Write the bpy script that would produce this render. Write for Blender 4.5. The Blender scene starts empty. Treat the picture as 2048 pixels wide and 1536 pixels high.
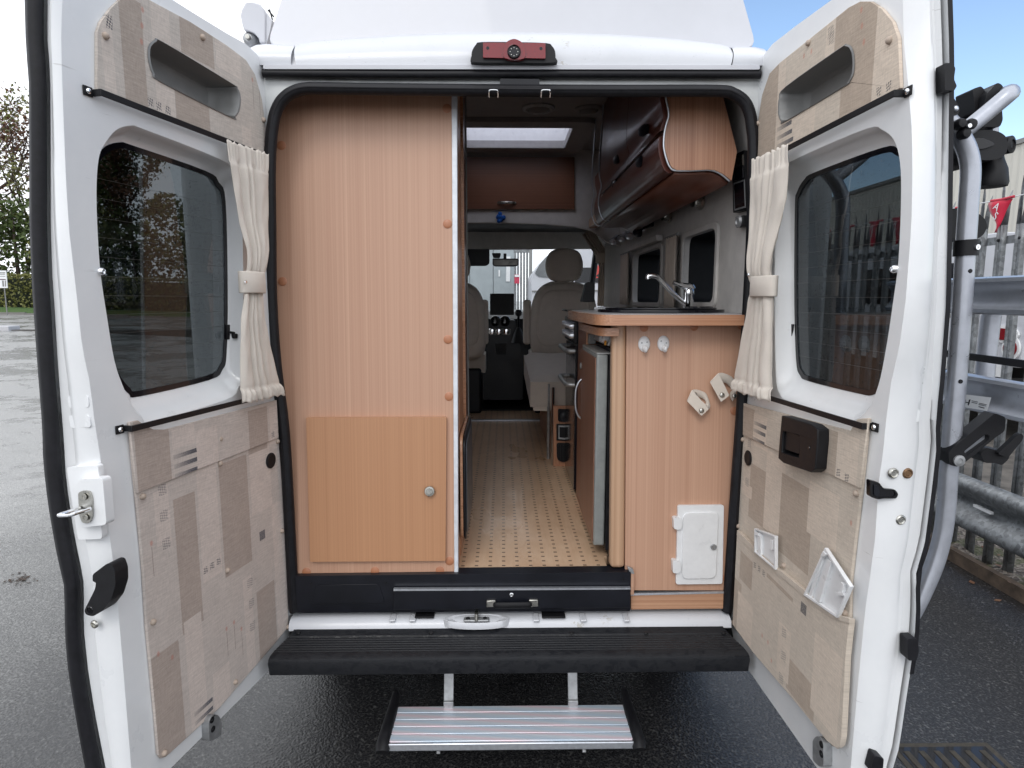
import bpy, bmesh, math, random
from mathutils import Vector, Matrix
from mathutils.geometry import tessellate_polygon
random.seed(7)
SC = bpy.context.scene
COL = SC.collection
# ------------------------------------------------------------------ camera
F = 1250.0; CX, CY = 1024.0, 768.0
HCAM = 1.57
PITCH = math.atan(170/F); YAW = math.atan(-18/F)      # down, van axis seen 18 px left of centre
cam = bpy.data.objects.new('camera', bpy.data.cameras.new('camera')); COL.objects.link(cam)
cam.data.sensor_width = 36; cam.data.lens = F/2048*36
cam.data.clip_start = .02; cam.data.clip_end = 2000
cam.location = (0, 0, HCAM)
cam.rotation_euler = (math.pi/2-PITCH, 0, YAW)
SC.camera = cam
R3 = cam.rotation_euler.to_matrix()
CAMP = Vector((0, 0, HCAM))
# ------------------------------------------------------------------ world, sun, exposure
SUN_EL, SUN_AZ = math.radians(42), math.radians(196)     # azimuth clockwise from +Y: behind the camera
w = bpy.data.worlds.new('World'); SC.world = w; w.use_nodes = True
nt = w.node_tree; nt.nodes.clear()
def wn(t, **k):
    n = nt.nodes.new(t)
    for a, b in k.items(): setattr(n, a, b)
    return n
sky = wn('ShaderNodeTexSky', sky_type='NISHITA', sun_disc=False)
sky.sun_elevation = SUN_EL; sky.sun_rotation = SUN_AZ; sky.air_density = 1.0; sky.dust_density = .3; sky.ozone_density = 1.0
tc = wn('ShaderNodeTexCoord')
mp = wn('ShaderNodeMapping'); mp.inputs['Scale'].default_value = (1.0, 1.0, 1.9); mp.inputs['Location'].default_value = (.30, .1, .15)
nz = wn('ShaderNodeTexNoise'); nz.inputs['Scale'].default_value = 2.3; nz.inputs['Detail'].default_value = 3; nz.inputs['Roughness'].default_value = .55
dt = wn('ShaderNodeVectorMath', operation='DOT_PRODUCT'); dt.inputs[1].default_value = (.80, .58, .22)   # the gap of blue in the cloud cover
gap = wn('ShaderNodeMapRange'); gap.inputs['From Min'].default_value = .62; gap.inputs['From Max'].default_value = .90
gap.inputs['To Min'].default_value = .34; gap.inputs['To Max'].default_value = -.20
ad = wn('ShaderNodeMath', operation='ADD')
rp = wn('ShaderNodeMapRange'); rp.inputs['From Min'].default_value = .44; rp.inputs['From Max'].default_value = .66
cr = wn('ShaderNodeValToRGB'); cr.color_ramp.elements[0].position = .3; cr.color_ramp.elements[1].position = .72
cr.color_ramp.elements[0].color = (.83, .87, .94, 1); cr.color_ramp.elements[1].color = (.96, .975, 1, 1)
sc_ = wn('ShaderNodeVectorMath', operation='SCALE'); sc_.inputs['Scale'].default_value = .125
mx = wn('ShaderNodeMix', data_type='RGBA')
bg = wn('ShaderNodeBackground'); bg.inputs['Strength'].default_value = 1.0
wo = wn('ShaderNodeOutputWorld')
L = nt.links.new
L(tc.outputs['Generated'], mp.inputs['Vector']); L(mp.outputs[0], nz.inputs['Vector'])
L(tc.outputs['Generated'], dt.inputs[0]); L(dt.outputs['Value'], gap.inputs['Value'])
L(nz.outputs['Fac'], ad.inputs[0]); L(gap.outputs[0], ad.inputs[1]); L(ad.outputs[0], rp.inputs['Value'])
L(nz.outputs['Fac'], cr.inputs['Fac']); L(sky.outputs[0], sc_.inputs[0])
L(rp.outputs[0], mx.inputs['Factor']); L(sc_.outputs[0], mx.inputs['A']); L(cr.outputs[0], mx.inputs['B'])
L(mx.outputs['Result'], bg.inputs['Color']); L(bg.outputs[0], wo.inputs[0])
sl = bpy.data.lights.new('sun', 'SUN'); sl.energy = .52; sl.angle = math.radians(22); sl.color = (1, .965, .92)
so = bpy.data.objects.new('sun', sl); COL.objects.link(so)
so.rotation_euler = Vector((-math.sin(SUN_AZ)*math.cos(SUN_EL), -math.cos(SUN_AZ)*math.cos(SUN_EL), -math.sin(SUN_EL))).to_track_quat('-Z', 'Y').to_euler()
so.location = (0, -6, 8)
vs = SC.view_settings; vs.view_transform = 'Standard'; vs.look = 'None'; vs.exposure = 0.78; vs.gamma = 1; vs.use_curve_mapping = False
SC.render.engine = 'CYCLES'
cy = SC.cycles; cy.max_bounces = 7; cy.diffuse_bounces = 3; cy.glossy_bounces = 3; cy.transmission_bounces = 6; cy.transparent_max_bounces = 16
cy.use_denoising = True; cy.caustics_reflective = False; cy.caustics_refractive = False
# ------------------------------------------------------------------ placing helpers
def ray(px, py):
    return R3 @ Vector(((px-CX)/F, -(py-CY)/F, -1))
class Plane:
    """A real plane in the place: origin, u across, v up, n away from the viewer."""
    def __init__(s, O, u, v, n=None):
        s.O = Vector(O); s.u = Vector(u).normalized(); s.v = Vector(v).normalized()
        s.n = Vector(n).normalized() if n else s.v.cross(s.u).normalized()
    def uv(s, px, py, w=0.0):
        d = ray(px, py); o = s.O + s.n*w
        t = (o-CAMP).dot(s.n)/d.dot(s.n); q = CAMP+d*t-s.O
        return (q.dot(s.u), q.dot(s.v))
    def pt(s, u, v, w=0.0): return s.O+s.u*u+s.v*v+s.n*w
    def P(s, px, py, w=0.0): return s.pt(*s.uv(px, py, w), w)
def YP(Y, lean=0.0, zref=0.0):
    return Plane((0, Y, zref), (1, 0, 0), (0, lean, 1), (0, 1, -lean))
def XP(X): return Plane((X, 0, 0), (0, 1, 0), (0, 0, 1), (1 if X > 0 else -1, 0, 0))
def atY(px, py, Y): d = ray(px, py); return CAMP+d*(Y/d.y)
def atX(px, py, X): d = ray(px, py); return CAMP+d*(X/d.x)
def atZ(px, py, Z): d = ray(px, py); return CAMP+d*((Z-HCAM)/d.z)
def spl(pts, n=4, closed=True):
    m = len(pts); out = []
    for i in range(m if closed else m-1):
        p = [Vector(pts[(i+k) % m]) if closed else Vector(pts[min(max(i+k, 0), m-1)]) for k in (-1, 0, 1, 2)]
        for j in range(n):
            t = j/n
            out.append(.5*((2*p[1])+(p[2]-p[0])*t+(2*p[0]-5*p[1]+4*p[2]-p[3])*t*t+(3*p[1]-p[0]-3*p[2]+p[3])*t**3))
    if not closed: out.append(Vector(pts[-1]))
    return [tuple(v) for v in out]
def rnd(pts, r, n=4):
    """Round the corners of a polygon."""
    out = []; m = len(pts)
    for i in range(m):
        a, b, c = Vector(pts[i-1]), Vector(pts[i]), Vector(pts[(i+1) % m])
        e1, e2 = a-b, c-b; k = min(r, e1.length*.48, e2.length*.48)
        p, q = b+e1.normalized()*k, b+e2.normalized()*k
        for j in range(n+1):
            t = j/n; out.append(tuple(p*(1-t)**2+b*2*t*(1-t)+q*t*t))
    return out
def rect(x0, y0, x1, y1): return [(x0, y0), (x1, y0), (x1, y1), (x0, y1)]
WL = {}
def put(name, me, mat, parent=None, smooth=30, bevel=0, seg=2, centre=None):
    o = bpy.data.objects.new(name, me); COL.objects.link(o)
    vs_ = [v.co for v in me.vertices]
    if centre is None:
        lo = Vector((min(v[i] for v in vs_) for i in range(3))); hi = Vector((max(v[i] for v in vs_) for i in range(3)))
        centre = Vector(((lo.x+hi.x)/2, (lo.y+hi.y)/2, lo.z))
    me.transform(Matrix.Translation(-centre))
    for m in (mat if isinstance(mat, (list, tuple)) else [mat]): me.materials.append(m)
    if smooth:
        for p in me.polygons: p.use_smooth = True
        me.set_sharp_from_angle(angle=math.radians(smooth))
    if bevel:
        b = o.modifiers.new('bevel', 'BEVEL'); b.width = bevel; b.segments = seg; b.limit_method = 'ANGLE'; b.angle_limit = math.radians(40)
        if smooth: b.harden_normals = False
    WL[o.name] = centre.copy()
    o.location = centre
    if parent is not None:
        o.parent = parent; o.location = centre-WL[parent.name]
    return o
def thing(name, label, cat, loc=(0, 0, 0), group=None):
    o = bpy.data.objects.new(name, None); COL.objects.link(o); o.empty_display_size = .1
    o.location = loc; WL[o.name] = Vector(loc); o['label'] = label; o['category'] = cat
    if group: o['group'] = group
    return o
def tag(o, label, cat, group=None):
    o['label'] = label; o['category'] = cat
    if group: o['group'] = group
    return o
def struct(o): o['kind'] = 'structure'; return o
def clone(o, off=(0, 0, 0), parent=None, label=None):
    c = o.copy(); COL.objects.link(c); c.parent = parent
    if parent is None: c.location = Vector(o.location)+Vector(off)
    WL[c.name] = WL[o.name]+Vector(off)
    if label: c['label'] = label
    for ch in [x for x in SC.objects if x.parent == o]: clone(ch, off, c)
    return c
class MB:
    def __init__(s): s.v = []; s.f = []; s.uv = []; s.mi = []
    def add(s, vs, fs, uvs=None, mi=0):
        k = len(s.v); s.v += [tuple(v) for v in vs]
        s.f += [tuple(i+k for i in f) for f in fs]; s.mi += [mi]*len(fs)
        s.uv += list(uvs) if uvs else [(0, 0)]*len(vs)
        return s
    def box(s, lo, hi, mi=0):
        x0, y0, z0 = lo; x1, y1, z1 = hi
        return s.add([(x0, y0, z0), (x1, y0, z0), (x1, y1, z0), (x0, y1, z0), (x0, y0, z1), (x1, y0, z1), (x1, y1, z1), (x0, y1, z1)],
              [(0, 3, 2, 1), (4, 5, 6, 7), (0, 1, 5, 4), (1, 2, 6, 5), (2, 3, 7, 6), (3, 0, 4, 7)], mi=mi)
    def obox(s, c, ax, ay, az, mi=0):
        c, ax, ay, az = map(Vector, (c, ax, ay, az))
        q = [c+ax*i+ay*j+az*k for k in (-1, 1) for i, j in ((-1, -1), (1, -1), (1, 1), (-1, 1))]
        return s.add(q, [(0, 3, 2, 1), (4, 5, 6, 7), (0, 1, 5, 4), (1, 2, 6, 5), (2, 3, 7, 6), (3, 0, 4, 7)], mi=mi)
    def slab(s, pl, out, w0, w1, holes=(), mi=0, back=True):
        """out/holes in plane uv; a plate from w0 (towards the viewer) to w1."""
        loops = [list(out)]+[list(h) for h in holes]
        tri = tessellate_polygon([[Vector((a, b, 0)) for a, b in l] for l in loops])
        flat = [p for l in loops for p in l]; n = len(flat)
        nn = pl.u.cross(pl.v).dot(pl.n)
        vs = [pl.pt(a, b, w0) for a, b in flat]+[pl.pt(a, b, w1) for a, b in flat]
        fs = []
        for t in tri:
            a, b, c = (Vector(flat[i]) for i in t)
            ccw = (b-a).cross(c-a) > 0
            front = t if (ccw == (nn < 0)) else t[::-1]
            fs.append(tuple(front))
            if back: fs.append(tuple(i+n for i in front[::-1]))
        k = 0
        for li, l in enumerate(loops):
            m = len(l); area = sum(l[i][0]*l[(i+1) % m][1]-l[(i+1) % m][0]*l[i][1] for i in range(m))
            for i in range(m):
                j = (i+1) % m; q = (k+i, k+j, k+j+n, k+i+n)
                flip = (area > 0) != (li > 0)
                if nn > 0: flip = not flip
                fs.append(q if not flip else q[::-1])
            k += m
        return s.add(vs, fs, flat+flat, mi)
    def tube(s, path, r, n=12, cap=True, mi=0, flat=None):
        path = [Vector(p) for p in path]; m = len(path)
        rr = r if isinstance(r, (list, tuple)) else [r]*m
        rings = []; up = None
        for i, p in enumerate(path):
            t = (path[min(i+1, m-1)]-path[max(i-1, 0)]).normalized()
            if up is None: up = Vector((0, 0, 1)) if abs(t.z) < .9 else Vector((1, 0, 0))
            a = (up-t*up.dot(t)).normalized(); b = t.cross(a); up = a
            k2 = flat if flat else 1
            rings.append([p+(a*math.cos(2*math.pi*j/n)+b*math.sin(2*math.pi*j/n)*k2)*rr[i] for j in range(n)])
        vs = [v for q in rings for v in q]; fs = []
        for i in range(m-1):
            for j in range(n):
                fs.append((i*n+j, i*n+(j+1) % n, (i+1)*n+(j+1) % n, (i+1)*n+j))
        if cap: fs.append(tuple(range(n))[::-1]); fs.append(tuple((m-1)*n+j for j in range(n)))
        return s.add(vs, fs, mi=mi)
    def lathe(s, c, axis, prof, n=16, sc=(1, 1), up=None, mi=0):
        c = Vector(c); t = Vector(axis).normalized()
        up = Vector(up) if up else (Vector((0, 0, 1)) if abs(t.z) < .9 else Vector((1, 0, 0)))
        a = (up-t*up.dot(t)).normalized(); b = t.cross(a); vs = []; fs = []; m = len(prof)
        for r, h in prof:
            for j in range(n):
                g = 2*math.pi*j/n; vs.append(c+t*h+(a*math.cos(g)*sc[0]+b*math.sin(g)*sc[1])*r)
        for i in range(m-1):
            for j in range(n): fs.append((i*n+j, i*n+(j+1) % n, (i+1)*n+(j+1) % n, (i+1)*n+j))
        fs.append(tuple(range(n))[::-1]); fs.append(tuple((m-1)*n+j for j in range(n)))
        return s.add(vs, fs, mi=mi)
    def grid(s, rows, closed=False, uvs=None, mi=0):
        m = len(rows); n = len(rows[0]); vs = [p for r in rows for p in r]; fs = []
        for i in range(m-1):
            for j in range(n if closed else n-1):
                k = (j+1) % n; fs.append((i*n+j, i*n+k, (i+1)*n+k, (i+1)*n+j))
        return s.add(vs, fs, [q for r in uvs for q in r] if uvs else None, mi)
    def mesh(s, name='m'):
        me = bpy.data.meshes.new(name); me.from_pydata(s.v, [], s.f); me.update()
        ul = me.uv_layers.new(name='uv')
        me.loops.foreach_get
        for l in me.loops: ul.data[l.index].uv = s.uv[l.vertex_index]
        if any(s.mi):
            for p, m in zip(me.polygons, s.mi): p.material_index = m
        return me
    def build(s, name, mat, parent=None, fix=True, **k):
        me = s.mesh(name)
        if fix:
            bm = bmesh.new(); bm.from_mesh(me); bmesh.ops.recalc_face_normals(bm, faces=bm.faces); bm.to_mesh(me); bm.free()
        return put(name, me, mat, parent, **k)
def slab(name, pl, out, w0, w1, mat, parent=None, holes=(), px=True, **k):
    if px:
        out = [pl.uv(x, y, w0) for x, y in out]; holes = [[pl.uv(x, y, w0) for x, y in h] for h in holes]
    return MB().slab(pl, out, w0, w1, holes).build(name, mat, parent, fix=True, **k)
def ring(cx, cy, rx, ry=None, n=20, a0=0):
    ry = ry or rx
    return [(cx+rx*math.cos(2*math.pi*i/n+a0), cy+ry*math.sin(2*math.pi*i/n+a0)) for i in range(n)]
# ------------------------------------------------------------------ materials
def C(r, g, b):
    f = lambda c: (c/255/12.92) if c/255 <= .04045 else ((c/255+.055)/1.055)**2.4
    return (f(r), f(g), f(b), 1)
class Mat:
    def __init__(s, name):
        s.m = bpy.data.materials.new(name); s.m.use_nodes = True; s.t = s.m.node_tree
        s.b = s.t.nodes['Principled BSDF']; s.out = s.t.nodes['Material Output']
    def n(s, t, ins=None, **k):
        x = s.t.nodes.new(t)
        for a, b in k.items(): setattr(x, a, b)
        for a, b in (ins or {}).items(): s.set(x, a, b)
        return x
    def set(s, x, a, b):
        if isinstance(b, bpy.types.NodeSocket): s.t.links.new(b, x.inputs[a])
        else: x.inputs[a].default_value = b
    def p(s, **k):
        for a, b in k.items(): s.set(s.b, a.replace('_', ' '), b)
        return s
    def math(s, op, a, b=0.0, c=None):
        x = s.n('ShaderNodeMath', operation=op); s.set(x, 0, a); s.set(x, 1, b)
        if c is not None: s.set(x, 2, c)
        return x.outputs[0]
    def mix(s, f, a, b):
        x = s.n('ShaderNodeMix', data_type='RGBA'); s.set(x, 'Factor', f); s.set(x, 'A', a); s.set(x, 'B', b)
        return x.outputs['Result']
    def pos(s): return s.n('ShaderNodeNewGeometry').outputs['Position']
    def uv(s): return s.n('ShaderNodeUVMap', uv_map='uv').outputs[0]
    def map(s, v, scale=(1, 1, 1), loc=(0, 0, 0), rot=(0, 0, 0)):
        x = s.n('ShaderNodeMapping'); s.set(x, 'Vector', v); s.set(x, 'Scale', scale); s.set(x, 'Location', loc); s.set(x, 'Rotation', rot)
        return x.outputs[0]
    def noise(s, v, scale=5, detail=3, rough=.5, out='Fac', dist=0.0):
        x = s.n('ShaderNodeTexNoise'); s.set(x, 'Vector', v); s.set(x, 'Scale', scale); s.set(x, 'Detail', detail); s.set(x, 'Roughness', rough); s.set(x, 'Distortion', dist)
        return x.outputs[out]
    def vor(s, v, scale=5, out='Distance', **k):
        x = s.n('ShaderNodeTexVoronoi', **k); s.set(x, 'Vector', v); s.set(x, 'Scale', scale); return x.outputs[out]
    def ramp(s, f, stops):
        x = s.n('ShaderNodeValToRGB'); e = x.color_ramp.elements
        while len(e) > len(stops): e.remove(e[-1])
        while len(e) < len(stops): e.new(.5)
        for q, (p, c) in zip(e, stops): q.position = p; q.color = c if len(c) == 4 else (*c, 1)
        s.set(x, 'Fac', f); return x.outputs[0]
    def mr(s, f, a, b, c=0.0, d=1.0):
        x = s.n('ShaderNodeMapRange'); s.set(x, 'Value', f); s.set(x, 'From Min', a); s.set(x, 'From Max', b); s.set(x, 'To Min', c); s.set(x, 'To Max', d)
        return x.outputs[0]
    def bump(s, h, st=.2, dist=.002, nrm=None):
        x = s.n('ShaderNodeBump'); s.set(x, 'Height', h); s.set(x, 'Strength', st); s.set(x, 'Distance', dist)
        if nrm: s.set(x, 'Normal', nrm)
        return x.outputs[0]
def plain(name, col, rough=.5, metal=0, var=.08, scale=30, bump=0.0, coat=0, spec=.5, bscale=400, sheen=0):
    m = Mat(name); p = m.pos(); nn = m.noise(p, scale, 4, .6)
    c2 = tuple(x*(1-var*2) for x in col[:3])+(1,); c1 = tuple(min(1, x*(1+var)) for x in col[:3])+(1,)
    m.p(Base_Color=m.ramp(nn, [(.3, c2), (.7, c1)]), Metallic=metal, Roughness=m.mr(nn, .3, .7, max(0, rough-.06), min(1, rough+.06)), Coat_Weight=coat, Specular_IOR_Level=spec)
    if sheen: m.p(Sheen_Weight=sheen)
    if bump: m.p(Normal=m.bump(m.noise(p, bscale, 2), bump, .001))
    return m.m
def wood(name, dark, light, axis='z', rough=.38, scale=1.0, contrast=1.0, coat=.12, knots=False):
    m = Mat(name); p = m.pos()
    if axis == 'z': p = m.map(p, rot=(.07, 0, 0))      # the boards lean a little
    s1 = {'z': (110, 110, .12), 'x': (.12, 110, 110), 'y': (110, .12, 110)}[axis]; s2 = {'z': (310, 310, .3), 'x': (.3, 310, 310), 'y': (310, .3, 310)}[axis]
    s3 = {'z': (14, 14, .35), 'x': (.35, 14, 14), 'y': (14, .35, 14)}[axis]
    a = m.noise(m.map(p, tuple(v*scale for v in s1)), 1, 3, .55); b = m.noise(m.map(p, tuple(v*scale for v in s2)), 1, 2, .6); c = m.noise(m.map(p, tuple(v*scale for v in s3)), 1, 3, .5)
    f = m.math('ADD', m.math('MULTIPLY', a, .36), m.math('ADD', m.math('MULTIPLY', b, .56), m.math('MULTIPLY', c, .08)))
    col = m.ramp(f, [(.5-.13/contrast, dark), (.5, tuple((x+y)/2 for x, y in zip(dark, light))), (.5+.12/contrast, light)])
    m.p(Base_Color=col, Roughness=m.mr(b, .3, .7, rough-.05, rough+.08), Coat_Weight=coat, Coat_Roughness=.25, Normal=m.bump(f, .06, .0004))
    return m.m
def white_paint():
    m = Mat('white_paint'); p = m.pos()
    n1 = m.noise(p, 6, 5, .65); n2 = m.noise(p, 17, 4, .6)
    base = m.ramp(n1, [(.3, (.76, .775, .79)), (.65, (.82, .83, .84))])
    grime = m.mr(n2, .66, .80)
    col = m.mix(m.math('MULTIPLY', grime, .07), base, (.42, .40, .35, 1))
    sc1 = m.noise(m.map(p, (9, 9, 160), rot=(.5, .3, .2)), 1, 3, .6); sc2 = m.noise(p, 5.3, 3)
    col = m.mix(m.math('MULTIPLY', m.math('MULTIPLY', m.mr(sc1, .70, .73), m.mr(sc2, .54, .62)), .35), col, (.30, .29, .27, 1))
    m.p(Base_Color=col, Roughness=m.mr(n1, .3, .7, .26, .36), Coat_Weight=.6, Coat_Roughness=.045, Normal=m.bump(m.noise(p, 160, 2), .03, .001))
    return m.m
M = {}
M['paint'] = white_paint()
def weathered():
    m = Mat('weathered_white'); p = m.pos()
    n = m.noise(p, 9, 6, .7); e = m.noise(m.map(p, (14, 14, 22)), 1, 6, .75)
    x = m.n('ShaderNodeSeparateXYZ'); m.set(x, 0, p)
    col = m.mix(m.math('MULTIPLY', m.mr(n, .5, .75), .22), (.62, .635, .67, 1), (.44, .46, .48, 1))
    chip = m.math('MULTIPLY', m.mr(e, .60, .615), m.mr(m.noise(p, 3.1, 2), .56, .60))
    col = m.mix(m.math('MULTIPLY', chip, .7), col, (.40, .38, .33, 1))
    dr = m.vor(p, 90); drop = m.mr(dr, .10, .16, 1, 0)
    drop = m.math('MULTIPLY', drop, m.mr(m.noise(p, 14, 2), .55, .62))
    nr = m.bump(drop, .5, .002)
    m.p(Base_Color=col, Roughness=m.mr(drop, 0, 1, .34, .06), Coat_Weight=.2, Normal=nr); return m.m
M['weathered'] = weathered()
M['gel'] = plain('gelcoat_white', (.56, .57, .61, 1), .42, var=.025, scale=5, coat=.15)
M['grey_frame'] = plain('grey_frame', (.66, .68, .68, 1), .35, var=.08, scale=12, coat=.2)
M['rubber'] = plain('rubber', (.010, .010, .013, 1), .5, var=.25, scale=60, bump=.15, bscale=300, spec=.3)
M['black'] = plain('black_plastic', (.009, .009, .011, 1), .5, var=.2, scale=50, bump=.25, bscale=900, spec=.32)
M['gloss_black'] = plain('gloss_black', (.006, .006, .009, 1), .10, var=.1, spec=.45)
M['satin_black'] = plain('satin_black_panel', (.008, .009, .014, 1), .36, var=.2, scale=8, bump=.04, spec=.35)
M['steel'] = plain('zinc_steel', (.52, .51, .47, 1), .30, 1, .12, 60)
M['chrome'] = plain('chrome', (.82, .83, .85, 1), .08, 1, .03)
M['alu'] = plain('aluminium', (.66, .69, .74, 1), .34, .85, .06, 80)
M['alu_dull'] = plain('aluminium_dull', (.42, .43, .44, 1), .48, .7, .15, 40)
M['grey_plastic'] = plain('grey_plastic', (.22, .22, .215, 1), .5, var=.05, bump=.1, bscale=1200)
M['lining'] = plain('wall_lining', (.60, .575, .55, 1), .75, var=.05, scale=20, bump=.2, bscale=700)
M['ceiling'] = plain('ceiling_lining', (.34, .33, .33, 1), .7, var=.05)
M['white_plastic'] = plain('white_plastic', (.78, .79, .80, 1), .32, var=.03, coat=.2)
M['red_lens'] = plain('red_lens', (.20, .002, .007, 1), .08, var=.06, scale=120, coat=.6)
M['beech'] = wood('beech_laminate', C(176, 133, 109), C(202, 163, 138), contrast=.52)
M['beech_door'] = wood('beech_hatch', C(170, 122, 88), C(194, 147, 111), contrast=.52)
M['beech_pale'] = wood('beech_pillar', C(173, 136, 107), C(199, 164, 135), scale=.8)
M['beech_edge'] = wood('beech_edge', C(166, 116, 86), C(200, 152, 120), 'x', rough=.22, coat=.5)
M['beech_h'] = wood('beech_kick', C(168, 124, 96), C(196, 154, 124), 'x')
M['beech_y'] = wood('beech_side', C(166, 112, 84), C(200, 150, 118), 'z')
M['dark_wood'] = plain('dark_cherry', C(98, 52, 42), .36, var=.12, scale=3, coat=.15)
M['dark_wood_x'] = wood('dark_cherry_x', C(96, 56, 43), C(114, 70, 53), 'x', rough=.34, coat=.25, contrast=.5)
M['cap'] = plain('screw_cap', C(178, 120, 88), .4, var=.04)
M['curtain'] = None
def cloth(name, col, weave=1400, rough=.9, var=.06, sheen=.3, thin=0):
    m = Mat(name); p = m.pos(); n = m.noise(p, 18, 4, .6); wv = m.noise(p, weave, 2)
    lo = tuple(c*(1-var) for c in col[:3])+(1,); hi = tuple(min(1, c*(1+var)) for c in col[:3])+(1,)
    m.p(Base_Color=m.ramp(m.math('ADD', m.math('MULTIPLY', n, .6), m.math('MULTIPLY', wv, .4)), [(.35, lo), (.65, hi)]), Roughness=rough, Sheen_Weight=sheen, Specular_IOR_Level=.2, Normal=m.bump(wv, .25, .0008))
    if thin:
        tr = m.n('ShaderNodeBsdfTranslucent', {'Color': col}); mx_ = m.n('ShaderNodeMixShader', {0: thin}); m.set(mx_, 1, m.b.outputs[0]); m.set(mx_, 2, tr.outputs[0]); m.t.links.new(mx_.outputs[0], m.out.inputs[0])
    return m.m
M['curtain'] = cloth('curtain_cream', C(232, 224, 214), 500, thin=.16)
M['curtain_lining'] = cloth('curtain_lining', C(232, 236, 246))
M['curtain_dim'] = cloth('curtain_beige', C(205, 190, 176))
M['seat'] = cloth('seat_suede', C(224, 214, 203), 700)
M['seat_top'] = cloth('seat_quilt', C(212, 202, 192), 700)
M['strap'] = cloth('strap_linen', C(214, 204, 192), 900)
def glass(name, tint, drops=False, lines=False, refl=1.0):
    m = Mat(name); t = m.t; t.nodes.remove(m.b)
    geo = m.n('ShaderNodeNewGeometry'); dp = m.n('ShaderNodeVectorMath', operation='DOT_PRODUCT'); m.set(dp, 0, geo.outputs['Incoming']); m.set(dp, 1, geo.outputs['Normal'])
    fz = m.math('ADD', .04, m.math('MULTIPLY', m.math('POWER', m.math('SUBTRACT', 1, m.math('ABSOLUTE', dp.outputs['Value'])), 5), .9)); g = m.n('ShaderNodeBsdfGlossy', {'Roughness': .0, 'Color': (refl, refl, refl, 1)})
    tr = m.n('ShaderNodeBsdfTransparent', {'Color': tint})
    f = fz
    if drops:
        p = m.uv()
        d1 = m.vor(p, 62); d2 = m.vor(m.map(p, (1, 1, 1), (3.3, 7.1, 0)), 120)
        m1 = m.mr(m.math('ADD', d1, m.math('MULTIPLY', m.noise(p, 40, 2), .16)), .20, .27, 1, 0)
        m2 = m.mr(m.math('ADD', d2, m.math('MULTIPLY', m.noise(p, 50, 2), .3)), .28, .36, 1, 0)
        k = m.math('MAXIMUM', m.math('MULTIPLY', m1, m.mr(m.noise(p, 7, 2), .50, .56)), m.math('MULTIPLY', m2, .8))
        nr = m.bump(k, .6, .003); m.set(g, 'Normal', nr)
        m.set(tr, 'Color', m.mix(m.math('MULTIPLY', k, .55), tint, (tint[0]*.35, tint[1]*.35, tint[2]*.35, 1)))
    mxs = m.n('ShaderNodeMixShader'); m.set(mxs, 0, f); m.set(mxs, 1, tr.outputs[0]); m.set(mxs, 2, g.outputs[0])
    t.links.new(mxs.outputs[0], m.out.inputs[0]); return m.m
M['tint'] = glass('tinted_glass', (.30, .32, .33, 1), drops=True)
M['side_glass'] = glass('side_tinted_glass', (.55, .58, .61, 1))
M['clear'] = glass('windscreen_glass', (.94, .96, .96, 1))
M['heater'] = plain('heater_wire', (.10, .095, .09, 1), .4, .5)
def asphalt():
    m = Mat('asphalt'); p = m.pos()
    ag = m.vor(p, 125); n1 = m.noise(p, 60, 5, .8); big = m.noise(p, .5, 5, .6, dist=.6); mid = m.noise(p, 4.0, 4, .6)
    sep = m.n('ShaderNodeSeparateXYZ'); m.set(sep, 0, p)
    dry_lit = m.mr(m.math('ADD', sep.outputs[0], m.math('MULTIPLY', big, 2.2)), -3.0, -.6, 1, 0)     # wetter from the van rightwards; its shade and the left's sky sheen coloured in
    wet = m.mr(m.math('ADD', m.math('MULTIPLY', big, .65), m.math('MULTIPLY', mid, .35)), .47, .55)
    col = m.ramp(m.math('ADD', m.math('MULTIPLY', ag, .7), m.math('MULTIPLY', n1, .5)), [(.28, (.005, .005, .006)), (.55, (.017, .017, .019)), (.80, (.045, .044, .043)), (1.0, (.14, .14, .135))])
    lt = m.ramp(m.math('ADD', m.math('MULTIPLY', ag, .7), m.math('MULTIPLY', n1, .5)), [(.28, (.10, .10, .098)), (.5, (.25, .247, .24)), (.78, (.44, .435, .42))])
    col = m.mix(dry_lit, col, lt); wet = m.math('MAXIMUM', wet, m.math('SUBTRACT', .85, dry_lit))
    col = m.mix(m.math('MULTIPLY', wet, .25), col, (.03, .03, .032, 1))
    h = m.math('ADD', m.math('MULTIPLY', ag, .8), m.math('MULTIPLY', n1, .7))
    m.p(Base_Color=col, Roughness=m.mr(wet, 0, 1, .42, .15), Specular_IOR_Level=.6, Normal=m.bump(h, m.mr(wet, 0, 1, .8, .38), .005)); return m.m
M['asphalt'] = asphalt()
M['grass'] = plain('grass_green', (.06, .12, .025, 1), .8, var=.3, scale=12)
def leafm(name, a, b):
    m = Mat(name); oi = m.noise(m.pos(), 2.2, 5, .7); m.p(Base_Color=m.ramp(oi, [(.3, a), (.7, b)]), Roughness=.55, Specular_IOR_Level=.3); return m.m
M['leaf'] = leafm('leaf_green', (.025, .052, .014, 1), (.10, .13, .035, 1))
M['leaf_olive'] = leafm('leaf_olive', (.07, .085, .022, 1), (.22, .21, .065, 1))
M['leaf_brown'] = leafm('leaf_russet', (.09, .035, .02, 1), (.17, .09, .05, 1))
M['bark'] = plain('bark', (.07, .05, .04, 1), .9, var=.3, scale=20, bump=.6, bscale=40)
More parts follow.
